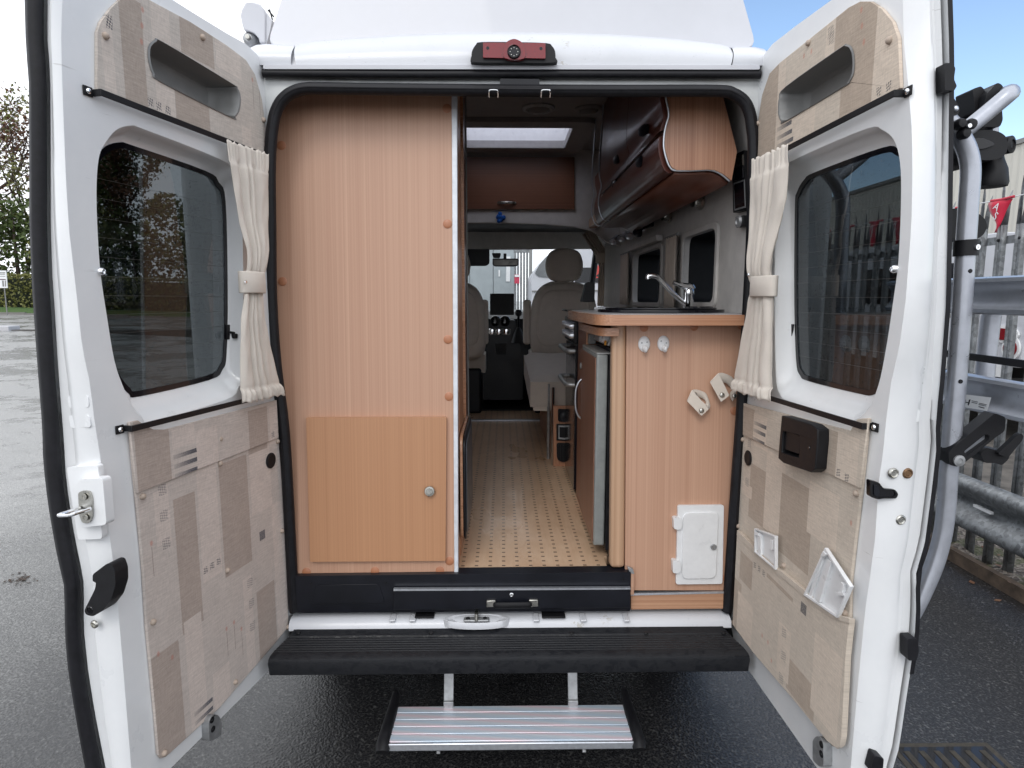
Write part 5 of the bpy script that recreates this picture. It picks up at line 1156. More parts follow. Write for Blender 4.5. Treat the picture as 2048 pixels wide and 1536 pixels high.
slab('dash_screen', YP(5.15), rnd([(980, 587), (1028, 587), (1028, 630), (980, 630)], 2), 0, .03, M['black'], co, bevel=.004)
for x in (991, 1010): MB().lathe(cn.P(x, 642, -.01), (0, -1, 0), [(.045, 0), (.043, .008), (.034, .002), (.001, .004)], 20).build('dash_vent', M['gloss_black'], co, smooth=40)
for x in (983, 997, 1012): MB().lathe(cn.P(x, 663, -.01), (0, -1, 0), [(.030, 0), (.026, .016), (.018, .018), (.001, .018)], 18).build('heater_dial', M['chrome'], co, smooth=50)
slab('console_trim', cn, rnd([(977, 657), (1022, 657), (1020, 670), (979, 670)], 3), -.008, 0, M['grey_plastic'], co, bevel=.003)
slab('cup_holder', cn, rnd([(990, 687), (1014, 687), (1012, 709), (993, 709)], 3), -.008, 0, M['black'], co, bevel=.006)
gk = atY(1037, 630, 5.0); MB().lathe(gk, (0, -.3, 1), [(.010, -.12), (.010, -.01), (.024, 0), (.028, .02), (.022, .04), (.001, .045)], 14).build('gear_knob', M['satin_black'], co, smooth=60)
MB().lathe(gk+V3(.0, 0, -.16), (0, 0, 1), [(.06, -.06), (.035, .02), (.014, .06)], 14).build('gear_gaiter', M['black'], co)
mr = YP(5.45); mo = slab('mirror', mr, rnd([(985, 517), (1037, 517), (1037, 531), (1030, 533), (990, 533), (985, 530)], 3), 0, .03, M['satin_black'], van, bevel=.006)
slab('mirror_glass', mr, rnd([(987, 519), (1035, 519), (1035, 530), (988, 531)], 2), -.002, .0, plain('mirror_face', (.07, .065, .055, 1), .15, .3), mo)
slab('mirror_arm', mr, [(1007, 507), (1013, 507), (1013, 518), (1007, 518)], 0, .02, M['satin_black'], mo)
slab('sensor_pod', mr, rnd([(983, 506), (1002, 506), (1000, 516), (987, 516)], 3), 0, .05, M['satin_black'], mo, bevel=.006)
slab('sun_visor', YP(5.3), rnd([(920, 498), (979, 498), (979, 527), (972, 532), (920, 532)], 3), 0, .02, M['satin_black'], van, bevel=.006)
sw = atY(1085, 610, 5.35); ws = MB(); ws.tube([sw+V3(.19*math.cos(g_)+.12, .06*math.sin(g_), .19*math.sin(g_)) for g_ in [2*math.pi*i/32 for i in range(33)]], .014, 8); ws.build('steering_wheel', M['black'], van, smooth=60)
def cab_seat(xc, label, arm_px):
    Ys = 4.78; t = thing('cab_seat', label, 'seat', (xc, Ys+.2, FL), 'beige cab seats')
    def puff(name, prof2, y, th, mat):
        # rounded upholstery: outline swelling from the edge to the middle
        n = len(prof2); cx_ = sum(p[0] for p in prof2)/n; cz_ = sum(p[1] for p in prof2)/n
        rows = []
        for tt, w_ in ((0, .5), (.0, .30), (.04, .12), (.12, .03), (.3, 0), (1, -.01)): rows.append([(p[0]+(cx_-p[0])*tt, y+th*w_, p[1]+(cz_-p[1])*tt) for p in prof2])
        rows = [[(p[0]+(cx_-p[0])*tt, y+th*(1-w_), p[1]+(cz_-p[1])*tt) for p in prof2] for tt, w_ in ((1, 0), (.3, 0), (.1, .1), (0, .3))]+rows[::1]
        b = MB(); b.grid(rows, closed=True); return b.build(name, mat, t, smooth=80)
    bk_ = spl([(xc-.25, 1.22), (xc-.255, 1.40), (xc-.235, 1.55), (xc-.19, 1.64), (xc-.12, 1.685), (xc, 1.695), (xc+.12, 1.685), (xc+.19, 1.64), (xc+.235, 1.55), (xc+.255, 1.40), (xc+.25, 1.22), (xc+.2, 1.12), (xc, 1.10), (xc-.2, 1.12)], 4)
    puff('backrest', bk_, Ys, .16, M['seat'])
    puff('seat_cover', spl([(xc-.19, 1.24), (xc-.195, 1.5), (xc-.14, 1.62), (xc, 1.64), (xc+.14, 1.62), (xc+.195, 1.5), (xc+.19, 1.24), (xc, 1.22)], 4), Ys-.008, .03, M['seat'])
    hr_ = spl([(xc-.10, 1.715), (xc-.137, 1.78), (xc-.138, 1.86), (xc-.10, 1.93), (xc, 1.952), (xc+.10, 1.93), (xc+.138, 1.86), (xc+.137, 1.78), (xc+.10, 1.715), (xc, 1.70)], 4)
    puff('headrest', hr_, Ys+.01, .12, M['seat'])
    MB().tube([V3(x, Ys+.055, z) for x, z in [((p[0]-xc)*1.003+xc, p[1]) for p in bk_]]+[V3(bk_[0][0], Ys+.055, bk_[0][1])], .006, 6).build('backrest_piping', M['seat_top'], t, smooth=60)
    for s_ in (-1, 1): MB().tube([V3(xc+s_*.065, Ys+.07, 1.66), V3(xc+s_*.065, Ys+.07, 1.74)], .008, 8).build('headrest_post', M['satin_black'], t)
    cushion('seat_base', (xc-.25, xc+.25), (Ys+.12, Ys+.62), lambda x, y: 1.16, M['seat_top'], t, .14)
    MB().box((xc-.22, Ys+.1, FL), (xc+.22, Ys+.55, 1.03)).build('seat_pedestal', M['satin_black'], t, bevel=.02)
    c = atY(*arm_px, Ys+.1)
    MB().box((c.x-.03, Ys+.06, 1.22), (c.x+.03, Ys+.14, 1.565)).build('armrest', M['seat'], t, bevel=.022, seg=3)
cab_seat(.468, 'beige cab seat with rounded headrest seen from behind in front of the steering wheel', (1054, 640))
cab_seat(-.39, 'beige cab seat partly hidden behind the wardrobe side', (969, 640))
# curtain by the cab pillar
YC = YP(5.0)
curtain(YC, [((1164, 470), (1186, 455)), ((1176, 490), (1198, 480)), ((1190, 512), (1218, 508)), ((1198, 535), (1224, 530)), ((1196, 560), (1226, 560)), ((1194, 612), (1228, 612))], [(1192, 514), (1228, 506), (1192, 526), (1228, 518)], 'beige cab curtain tied back beside the driver side pillar', 1, 'curtain_dim', 0.0, 7, .012, hem=False)
slab('cab_window_trim', YP(5.05), [(1219, 470), (1262, 470), (1262, 620), (1228, 620)], 0, .03, M['lining'], van)
# ------------------------------------------------------------------ awning on the left of the roof
aw = thing('awning', 'white roll-out awning case on the left roof edge', 'awning', atY(506, 90, 2.12))
ap = YP(2.12)
co_ = [(490, 5), (506, 3.5), (520, 8), (528, 19), (531, 27), (531, 86), (519, 86), (516, 75), (509, 67), (499, 62.5), (488, 61), (484, 50), (480, 31), (483, 18)]
slab('end_cap', ap, co_, 0, .05, M['gel'], aw, bevel=.008, seg=3)
slab('case', ap, [lerp(p, (508, 45), .04) for p in co_]+[], .051, 3.0, M['white_plastic'], aw)
slab('case_back', ap, [(531, 27), (544, 40), (540, 62), (533, 88), (529, 87)], .006, 3.0, M['gel'], aw)
c = ap.P(499, 78, .02); MB().lathe(c, (0, 1, 0), [(.004, -.012), (.012, -.012), (.019, -.006), (.021, .004), (.021, 2.6)], 18).build('lead_bar', M['alu_dull'], aw, smooth=40)
MB().lathe(ap.P(496, 74, .004), (0, -1, 0), [(.008, 0), (.007, .006), (.001, .006)], 10).build('winder_eye', M['steel'], aw)
for a, c in (((536, 20), (548, 34)), ((539, 19), (545, 40))): MB().tube([ap.P(*a, .2), ap.P(*c, .2)], .0025, 6).build('bracket_rod', M['black'], aw)
# ------------------------------------------------------------------ bike rack on the outside of the right door
rk = thing('bike_rack', 'silver tubular bike rack with black clamps outside the right rear door', 'bike rack', atY(1840, 1200, 1.30))
NY = 1.30; FY = 1.78
near = [(1800, 1262), (1826, 1222), (1848, 1178), (1869, 1128), (1884, 1075), (1892, 1020), (1897, 950), (1904, 870), (1911, 790), (1918, 700), (1925, 600), (1931, 500), (1937, 410), (1941, 350), (1939, 318), (1930, 290), (1914, 264), (1893, 240), (1880, 225)]
npts = [atY(x, y, NY) for x, y in near]
tubs = MB().tube(spl(npts, 4, False), .0185, 14).build('upright_tube', M['rack'], rk, smooth=60)
fpts = [p+V3(0, FY-NY, 0) for p in npts]
MB().tube(spl(fpts, 4, False), .0185, 12).build('upright_tube', M['rack'], rk, smooth=60)
h0, h1, h2 = atY(1927, 264, NY), atY(1990, 212, NY), atY(2016, 190, NY)
dep = V3(0, FY-NY, 0)
hoop = [h0, h1, h2, h2+V3(.018, .02, .010), h2+V3(.022, .07, .012), h2+dep+V3(.022, -.07, .012), h2+dep+V3(.018, -.02, .010), h2+dep, h1+dep, h0+dep]
MB().tube(spl(hoop, 4, False), .0165, 12).build('top_hoop', M['rack'], rk, smooth=60)
kn = MB(); kc = atY(1932, 254, NY-.03)
for i in range(3):
    g_ = 2*math.pi*i/3+.5; kn.lathe(kc+V3(.012*math.cos(g_), 0, .012*math.sin(g_)), (0, -1, 0), [(.010, -.012), (.011, 0), (.008, .006), (.001, .007)], 12)
kn.build('star_knob', M['black'], rk, smooth=50); MB().lathe(kc+V3(0, -.008, 0), (0, -1, 0), [(.005, 0), (.004, .003), (.0005, .003)], 10).build('knob_bolt', M['chrome'], rk)
cl = YP(NY+.05)
slab('hoop_strap', cl, rnd([(1945, 178), (1962, 172), (1970, 180), (1968, 205), (1972, 228), (1950, 226), (1948, 200)], 4), 0, .05, M['black'], rk, bevel=.008, seg=3)
slab('hoop_clamp', cl, rnd([(1972, 190), (1994, 165), (2003, 168), (2010, 180), (1994, 205), (1980, 222), (1970, 215)], 5), -.02, .06, M['black'], rk, bevel=.010, seg=3)
slab('hoop_block', cl, rnd([(1952, 232), (1985, 220), (2004, 214), (2006, 240), (2000, 254), (1950, 254)], 5), 0, .08, M['black'], rk, bevel=.008, seg=3)
MB().tube([cl.P(1984, 250, .03), cl.P(1984, 330, .03)], .012, 12).build('clamp_stem', M['rack'], rk)
slab('frame_clamp', cl, spl([(1946, 268), (1968, 260), (1996, 263), (2012, 274), (2015, 292), (2011, 308), (1994, 318), (1966, 320), (1946, 314)], 4), -.03, .09, M['black'], rk, bevel=.022, seg=4)
slab('clamp_mouth', cl, spl([(1948, 278), (1966, 276), (1990, 288), (1966, 298), (1948, 296)], 3), -.034, -.02, M['gloss_black'], rk, bevel=.002)
MB().lathe(cl.P(2017, 290, .0), (.5, -1, 0), [(.016, -.02), (.018, -.004), (.018, .006), (.010, .009), (.009, .006), (.001, .006)], 18).build('clamp_knob', M['black'], rk, smooth=50)
MB().lathe(cl.P(1984, 320, .03), (0, 0, -1), [(.020, -.01), (.022, 0), (.030, .02), (.034, .048), (.032, .056), (.001, .058)], 22).build('clamp_dial', M['black'], rk, smooth=40)
slab('frame_clamp', YP(NY+.09), spl([(1896, 424), (1920, 416), (1945, 420), (1968, 436), (1974, 452), (1966, 470), (1946, 480), (1914, 478), (1896, 472)], 4), 0, .10, M['black'], rk, bevel=.022, seg=4)
col_ = atY(1932, 496, NY); ax = (npts[12]-npts[10]).normalized()
MB().lathe(col_, ax, [(.0185, -.016), (.0225, -.016), (.0225, .016), (.0185, .016)], 20).build('tube_collar', M['black'], rk, smooth=40)
MB().lathe(col_+V3(.006, -.021, 0), (.2, -1, 0), [(.006, 0), (.0055, .004), (.003, .004), (.0025, .002), (.0003, .002)], 12).build('collar_bolt', M['chrome'], rk)
for x, y in ((1940, 542), (1921, 763)): MB().lathe(atY(x, y, NY-.0172), (0, -1, 0), [(.0048, 0), (.004, .002), (.0004, .002)], 12).build('tube_plug', M['black'], rk)
def rail(z0, X, ya, yb, h, name):
    pr = [(0, 0), (-.010, .004), (-.012, .012), (-.004, .018), (.004, h*.35), (.004, h*.65), (-.004, h-.018), (-.012, h-.012), (-.010, h-.004), (0, h)]
    loop = pr+[(a+.006, b) for a, b in pr[::-1]]
    b = MB(); b.grid([[(X+a, y, z0+c) for a, c in loop] for y in (ya, yb)], closed=True)
    return b.build(name, M['rack'], rk, smooth=35)
rail(1.535, 1.10, .9, 1.78, .085, 'wheel_rail'); r2 = rail(1.310, 1.10, .9, 1.78, .085, 'wheel_rail')
RP = Plane((1.084, 0, 0), (0, 1, 0), (0, 0, 1), (1, 0, 0))
stq = [(1922, 788), (1982, 795), (1974, 822), (1920, 813)]
sk_ = slab('label_sticker', RP, stq, -.0006, 0, M['white_plastic'], rk)
inkm = plain('label_ink', (.03, .03, .04, 1), .5)
for q in ([(1928, 802), (1932, 799), (1930, 810), (1926, 809)], [(1938, 799), (1941, 799), (1937, 811), (1935, 810)], [(1930, 803), (1939, 805), (1939, 807), (1930, 805)],
          [(1943, 801), (1955, 803.5), (1955, 804.5), (1943, 802)], [(1943, 804), (1954, 806.5), (1954, 807.5), (1943, 805)], [(1958, 806), (1973, 809), (1973, 810), (1958, 807)], [(1957, 808.5), (1972, 811.5), (1972, 812.5), (1957, 809.5)], [(1957, 812.5), (1969, 815.5), (1968, 817), (1957, 814)]):
    slab('label_print', RP, q, -.0012, -.0007, inkm, rk)
MB().tube(spl([V3(1.24, 1.58, 1.32), V3(1.24, 1.58, 1.50), V3(1.235, 1.57, 1.56), V3(1.20, 1.55, 1.60)], 4, False), .022, 12).build('carrier_post', M['rack'], rk, smooth=60)
MB().obox((1.10, 1.40, 1.435), (.02, .30, 0), (.004, 0, 0), (0, 0, .008)).build('rail_strap', M['black'], rk)
arm = YP(NY-.025)
slab('support_arm', arm, rnd([(1897, 905), (1912, 890), (1990, 826), (2012, 835), (2010, 862), (1990, 876), (1934, 922), (1916, 934), (1899, 930)], 6), 0, .03, M['black'], rk, bevel=.006, seg=3, holes=[rnd([(1928, 903), (1972, 868), (1979, 872), (1978, 880), (1934, 912)], 3)])
slab('arm_insert', arm, rnd([(1926, 905), (1972, 866), (1981, 872), (1980, 881), (1932, 914)], 3), .012, .02, M['rack'], rk)
MB().lathe(arm.P(1917, 921, 0), (0, -1, 0), [(.012, -.002), (.012, .004), (.006, .005), (.0055, .003), (.0003, .003)], 18).build('arm_pivot', M['alu_dull'], rk, smooth=40)
slab('buckle', arm, rnd([(1960, 908), (1972, 895), (1990, 900), (2020, 905), (2018, 918), (2004, 931), (1992, 926), (1970, 926)], 5), .03, .08, M['black'], rk, bevel=.008, seg=3)
slab('ratchet_strap', arm, rnd([(1996, 908), (2034, 872), (2042, 866), (2048, 872), (2044, 882), (2016, 916)], 4), .02, .032, M['black'], rk, bevel=.004)
slab('support_arm', YP(FY), rnd([(1912, 880), (1965, 842), (1972, 850), (1920, 895)], 4), 0, .03, M['black'], rk, bevel=.006)
for px in ((1893, 205), (1906, 222)):
    pass
slab('hinge_bracket', YP(NY-.02), rnd([(1898, 195), (1906, 192), (1920, 216), (1918, 228), (1906, 232), (1900, 224)], 4), 0, .02, M['black'], rk, bevel=.004)
for p in ((1901, 198), (1910, 218)): MB().lathe(YP(NY-.02).P(*p), (0, -1, 0), [(.006, 0), (.005, .004), (.002, .0055), (.0003, .0055)], 12).build('bracket_rivet', M['alu'], rk, smooth=60)
# ------------------------------------------------------------------ fence, crash barrier, bunting
FX = 2.82
fence = thing('palisade_fence', 'galvanised steel palisade fence running beside the van', 'fence', (FX, 7, 0))
def pale_mesh():
    b = MB(); w2 = .034
    sec = [(-w2, -.012), (-w2*.6, .004), (-w2*.25, .004), (0, -.006), (w2*.25, .004), (w2*.6, .004), (w2, -.012)]   # (along fence, towards viewer)
    rows = []
    for z, k in ((0, 1), (1.0, 1), (1.88, 1), (1.98, .94)): rows.append([(-n_, y*k, z) for y, n_ in sec])
    b.grid(rows)
    tips = [(-w2*.9, -.022, 2.17), (0, .006, 2.235), (w2*.9, -.022, 2.17)]
    for i, (y, n_, z) in enumerate(tips):
        a = [(-sec[j][1], sec[j][0]*.94, 1.98) for j in ((0, 1, 2), (2, 3, 4), (4, 5, 6))[i]]
        m_ = [(-(sec[j][1]*.6+n_*.4), (sec[j][0]*.5+y*.55) if i != 1 else sec[j][0]*1.25, 2.12 if i != 1 else 2.17) for j in ((0, 1, 2), (2, 3, 4), (4, 5, 6))[i]]
        b.grid([a, m_, [(-n_, y, z)]*3])
    return b
first = None; NP = 62
for i in range(NP):
    y = 2.55+i*.148; x = FX+random.uniform(-.003, .003)
    if first is None:
        pm = pale_mesh(); o = MB(); o.v, o.f, o.uv, o.mi = [(vx+x, vy+y, vz) for vx, vy, vz in pm.v], pm.f, pm.uv, pm.mi
        first = o.build('pale', M['galv'], fence, fix=False, smooth=25, centre=V3(x, y, 0)); first.modifiers.new('t', 'SOLIDIFY').thickness = .003
    else:
        c = first.copy(); COL.objects.link(c); c.parent = fence; c.location = first.location+V3(x-first.location.x-WL[fence.name].x, (y-2.55), random.uniform(-.012, .006)); c.rotation_euler.x = random.uniform(-.006, .006)
for z in (.42, 1.90):
    b = MB(); b.box((FX+.014, 2.3, z-.022), (FX+.019, 12, z+.022)); b.box((FX+.019, 2.3, z+.017), (FX+.055, 12, z+.022)); b.build('fence_rail', M['galv'], fence)
for i in range(0, 24):
    y = 2.55+i*.148; MB().lathe((FX-.004, y, 1.90), (-1, 0, 0), [(.009, -.01), (.009, .006), (.006, .009), (.0005, .009)], 8).build('fence_bolt', M['black'], fence)
for y in (2.9, 5.6, 8.3, 11): MB().box((FX+.056, y, 0), (FX+.11, y+.05, 2.05)).build('fence_post', M['galv'], fence)
bar = thing('crash_barrier', 'galvanised corrugated crash barrier low in front of the fence', 'barrier', (2.62, 7, 0))
GX = 2.62
zt_ = atX(2048, 998, GX).z; zb_ = atX(2048, 1119, GX).z; hh = zt_-zb_
pw = [(0, 0), (-.020, .01), (-.046, .06), (-.055, .14), (-.050, .22), (-.02, .34), (.018, .42), (.024, .5), (.018, .58), (-.02, .66), (-.050, .78), (-.055, .86), (-.046, .94), (-.020, .99), (0, 1)]
lp_ = [(a, b) for a, b in pw]+[(a+.004, b) for a, b in pw[::-1]]
MB().grid([[(GX+.02+a, y, zb_+hh*c) for a, c in lp_] for y in [2.2+i*.5 for i in range(20)]], closed=True).build('barrier_beam', M['galv'], bar, smooth=60)
for y in (2.5, 4.9, 7.3, 9.7): MB().box((GX+.05, y, 0), (GX+.11, y+.10, zt_-.02)).build('barrier_post', M['galv'], bar)
RS = Plane((GX-.005, 0, 0), (0, 1, 0), (0, 0, 1), (1, 0, 0))
slab('reflector_strip', RS, [(1946, 1008), (1980, 1024), (1980, 1029), (1946, 1013)], 0, .02, M['white_plastic'], bar)
kz = MB(); kz.box((2.70, 2.0, -.02), (2.74, 13, .075)); struct(kz.build('edging_board', plain('edging_timber', (.12, .085, .06, 1), .8, var=.3, scale=14), smooth=0))
vg = MB(); vg.grid([[(x, y, .045+.02*math.sin(x*31)*math.sin(y*17)+random.uniform(0, .015)) for x in [2.74, 2.8, 2.86, 2.95, 3.1, 3.4]] for y in [2+i*.2 for i in range(56)]])
def gravelm():
    m = Mat('verge_gravel'); p = m.pos(); v = m.vor(p, 55, 'Color'); n = m.noise(p, 9, 4); g_ = m.n('ShaderNodeRGBToBW'); m.set(g_, 0, v)
    c = m.ramp(g_.outputs[0], [(.2, (.05, .04, .035)), (.5, (.12, .10, .085)), (.8, (.24, .21, .18))]); c = m.mix(m.mr(n, .52, .62, 0, .7), c, (.05, .06, .015, 1))
    m.p(Base_Color=c, Roughness=.85, Normal=m.bump(m.vor(p, 55), .8, .01)); return m.m
M['gravel'] = gravelm()
struct(vg.build('verge', M['gravel']))
far = MB(); far.grid([[(x, y, .03) for x in (3.4, 20)] for y in (2, 14)]); struct(far.build('compound_yard', plain('yard_gravel', (.10, .09, .08, 1), .8, var=.3, scale=6)))
lit = MB()
for i in range(26):
    c = V3(random.uniform(2.55, 2.95), random.uniform(2.9, 5.2), .0); c.z = .065 if c.x > 2.74 else .004
    if 2.68 < c.x < 2.76: c.z = .08
    a_ = random.uniform(0, 6); s_ = random.uniform(.012, .03); u_ = V3(math.cos(a_), math.sin(a_), random.uniform(-.3, .3))*s_; v_ = V3(-math.sin(a_), math.cos(a_), random.uniform(-.2, .5))*s_*.6
    lit.add([c-u_, c-v_*.8, c+u_, c+v_], [(0, 1, 2, 3)])
o = lit.build('leaf_litter', M['leaf_brown']); o['kind'] = 'stuff'; o['label'] = 'fallen leaves lying along the timber edging'; o['category'] = 'leaves'
red = cloth('pennant_red', (.50, .02, .05, 1), 300)
bline = thing('bunting_cord', 'thin white cord strung along the top of the palisade fence', 'cord', (FX-.04, 6, 2.0))
cz_ = lambda y: 2.135-.012*math.sin((y-2.9)*2.1)
MB().tube([V3(FX-.030, 2.4+i*.2, cz_(2.4+i*.2)) for i in range(42)], .003, 6).build('cord', M['white_plastic'], bline)
def letter(ch, size):
    cu = bpy.data.curves.new('t', 'FONT'); cu.body = ch; cu.size = size; cu.extrude = .0006; cu.align_x = 'CENTER'; cu.align_y = 'CENTER'
    ob = bpy.data.objects.new('t', cu); COL.objects.link(ob); dg = bpy.context.evaluated_depsgraph_get(); me = bpy.data.meshes.new_from_object(ob.evaluated_get(dg)); bpy.data.objects.remove(ob); return me
ys_ = [3.55, 3.83, 4.46, 4.74, 5.12, 5.48]
words = ['in front of the third bike rack tube', 'partly hidden behind the bike rack tube', 'seen through the right door window nearest its edge', 'second seen through the right door window', 'third seen through the right door window', 'farthest along the fence']
wtxt = ['red pennant with white letters hanging from fence cord right of the bike rack', 'red pennant on fence cord partly hidden behind the bike rack tube', 'nearest red pennant seen through the right door window', 'second red pennant from the free edge seen through the right door window', 'third red pennant from the free edge seen through the right door window', 'farthest red pennant on the cord along the fence']
for i, y in enumerate(ys_):
    t = thing('pennant', wtxt[i], 'pennant', (FX-.04, y, cz_(y)-.30), 'red pennants on the fence cord')
    rows = []
    for j in range(9):
        f_ = j/8; hw = .068*(1-f_)+.005; z = cz_(y)-.010-.175*f_
        rows.append([(FX-.045-.012*math.sin(3*f_+k*2+i)-.01*f_, y+hw*k+.02*f_*math.sin(i*2.1)+.01*math.sin(6*f_), z) for k in (-1, -.5, 0, .5, 1)])
    o = MB().grid(rows).build('flag', red, t, smooth=80); o.modifiers.new('t', 'SOLIDIFY').thickness = .001
    MB().tube([V3(FX-.036, y-.08, cz_(y)), V3(FX-.038, y, cz_(y)-.004), V3(FX-.036, y+.08, cz_(y))], .008, 8).build('hem', red, t, smooth=60)
    for ch, dz in (('S', -.095), ('A', -.045)):
        me = letter(ch, .060); me.transform(Matrix.Translation((FX-.066, y, cz_(y)+dz)) @ Matrix(((0, 0, -1, 0), (-math.cos(.6), -math.sin(.6), 0, 0), (-math.sin(.6), math.cos(.6), 0, 0), (0, 0, 0, 1))))
        put('letter', me, M['white_plastic'], t, smooth=0)
# ------------------------------------------------------------------ beyond the fence
def corr(name, base):
    m = Mat(name); p = m.pos(); s_ = m.n('ShaderNodeSeparateXYZ'); m.set(s_, 0, p); n = m.noise(m.map(p, (2, 2, .3)), 1, 4)
    m.p(Base_Color=m.ramp(n, [(.3, tuple(c*.85 for c in base)), (.7, base)]), Roughness=.6); return m.m
wb = thing('warehouse', 'long cream corrugated warehouse beyond the fence', 'building', (15, 30, 0))
b = MB(); WX = 14.0; wt = atX(2048, 285, WX).z
rows = []
ycs = [8+i*.12 for i in range(420)]
for z in (0, wt): rows.append([(WX+(.03 if i % 2 else 0), y, z) for i, y in enumerate(ycs)])
b.grid(rows); b.build('wall', corr('cream_cladding', (.62, .60, .54)), wb, smooth=0)
MB().box((WX-.05, 8, wt), (WX+.1, 58, wt+.12)).build('gutter', M['grey_plastic'], wb)
b = MB(); b.add([(WX, 8, wt+.1), (WX, 58, wt+.1), (WX+10, 58, wt+1.9), (WX+10, 8, wt+1.9)], [(0, 1, 2, 3)]); b.build('roof', corr('cream_roof', (.58, .57, .53)), wb)
MB().box((WX+.2, 8, 0), (WX+10, 8.1, wt)).build('end_wall', corr('cream_end', (.60, .58, .52)), wb)
def caravan(x, y, L_, label, lights):
    t = thing('caravan', label, 'caravan', (x+1.1, y+L_/2, 0), 'white caravans parked beyond the fence')
    prof_ = spl([(0, .88), (-.05, 1.3), (.02, 1.75), (.12, 2.1), (.4, 2.26), (L_-.5, 2.26), (L_-.1, 2.1), (L_, 1.5), (L_-.05, .88)], 3, False)
    b = MB(); pl_ = Plane((x, y, 0), (0, 1, 0), (0, 0, 1), (1, 0, 0)); b.slab(pl_, prof_, 0, 2.2); b.build('body', M['gel'], t, bevel=.05, seg=3)
    for k, (a, c_) in enumerate(((.35, 1.1), (1.6, 2.7), (3.2, 4.2))):
        if c_ < L_-.3: slab('window', pl_, rnd(rect(a+.25, 1.5, c_+.2, 1.98), .08), -.012, -.002, M['gloss_black'], t, px=False)
    slab('skirt', pl_, rect(.1, .76, L_-.1, .885), -.01, .02, M['white_plastic'], t, px=False)
    slab('underside', pl_, rect(.2, .35, L_-.2, .75), .1, 2.1, M['black'], t, px=False)
    slab('stripe', pl_, [(.6, 1.36), (L_-.2, 1.32), (L_-.2, 1.37), (.6, 1.40)], -.004, -.001, M['grey_plastic'], t, px=False)
    wh_ = MB(); wh_.lathe((x+.12, y+L_*.55, .34), (1, 0, 0), [(.1, -.02), (.2, -.02), (.31, 0), (.31, .18), (.2, .2)], 20); wh_.build('wheel', M['rubber'], t)
    if lights:
        for (u, v, rx, ry) in ((.22, 1.21, .15, .060), (.10, 1.07, .085, .085)):
            slab('tail_lamp_rim', pl_, ring(u, v, rx*1.35, ry*1.5), -.02, -.002, M['white_plastic'], t, px=False)
            slab('tail_lamp', pl_, ring(u, v, rx, ry), -.03, -.02, M['red_lens'], t, px=False)
    return t
cv = caravan(5.2, 6.2, 4.8, 'white caravan with red tail lamps close behind the fence', True)
caravan(6.6, 10.5, 6.0, 'farther white caravan standing behind the first one', False)
# ------------------------------------------------------------------ ahead of the van, seen through the windscreen
gb = thing('grey_cabin', 'grey vertically clad cabin ahead of the windscreen', 'building', (-1.6, 14, 0))
gm = plain('grey_cladding', (.34, .38, .40, 1), .55, var=.06, scale=4)
for i in range(8): MB().box((-3.7+i*.5, 13.5, 0), (-3.21+i*.5, 13.56, 3.4)).build('cladding_panel', gm, gb, bevel=.008)
MB().box((-3.72, 13.57, 0), (.28, 16.5, 3.5)).build('core', gm, gb)
gbp = YP(13.48); slab('gauge_strip', gbp, [(1013, 513), (1021, 513), (1020, 563), (1012, 563)], 0, .02, M['white_plastic'], gb); slab('vent_strip', gbp, [(997, 540), (1000, 540), (1000, 553), (997, 553)], 0, .02, M['white_plastic'], gb)
gt = thing('palisade_gate', 'grey steel gate with upright bars ahead of the windscreen', 'gate', atY(1042, 600, 12.2))
gp = YP(12.2); z0g = 0
for i in range(6):
    c = atY(1030+i*6, 598, 12.2); MB().box((c.x-.02, 12.18, 0), (c.x+.02, 12.22, 2.55)).build('gate_bar', M['galv'], gt)
for z in (.5, 2.45): MB().box((atY(1027, 598, 12.2).x, 12.17, z), (atY(1064, 598, 12.2).x, 12.23, z+.06)).build('gate_rail', M['galv'], gt)
MB().box((atY(1058, 598, 12.2).x, 12.1, 0), (atY(1064, 598, 12.2).x, 12.25, 2.8)).build('gate_post', M['grey_plastic'], gt)
sg = slab('warning_sign', YP(12.12), rnd([(1029, 549), (1039, 549), (1039, 567), (1029, 567)], 1), 0, .01, plain('sign_red', (.55, .05, .10, 1), .4), gt); slab('sign_header', YP(12.11), [(1029.5, 549.5), (1038.5, 549.5), (1038.5, 554), (1029.5, 554)], 0, .006, M['white_plastic'], gt)
mh = thing('parked_motorhome', 'white motorhome with slanted dark window ahead of the driver seat', 'motorhome', atY(1150, 640, 10.6))
mp_ = YP(10.6)
slab('body', mp_, rnd([(1063, 640), (1063, 562), (1067, 545), (1090, 515), (1110, 500), (1180, 485), (1245, 490), (1245, 640)], 4), 0, 2.0, M['gel'], mh, bevel=.05, seg=3)
slab('side_window', mp_, rnd([(1070, 547), (1078, 530), (1096, 510), (1104, 508), (1104, 555), (1078, 553)], 2), -.02, .0, plain('dim_glass', (.16, .17, .18, 1), .15), mh)
slab('window', mp_, rnd([(1150, 535), (1200, 535), (1200, 565), (1150, 565)], 2), -.02, .0, M['gloss_black'], mh)
slab('red_flash', mp_, [(1183, 534), (1198, 530), (1204, 540), (1192, 552), (1200, 556), (1186, 556), (1190, 545)], -.024, -.002, plain('flash_red', (.5, .06, .05, 1), .4), mh)
slab('trim_line', mp_, [(1064, 581), (1245, 579), (1245, 582), (1064, 584)], -.016, 0, M['grey_plastic'], mh)
for i in range(3): MB().lathe((.75+i*.9, 10.62, .33), (0, -1, 0), [(.1, -.1), (.33, -.1), (.33, .08), (.2, .1)], 20).build('wheel', M['rubber'], mh) if i != 1 else None
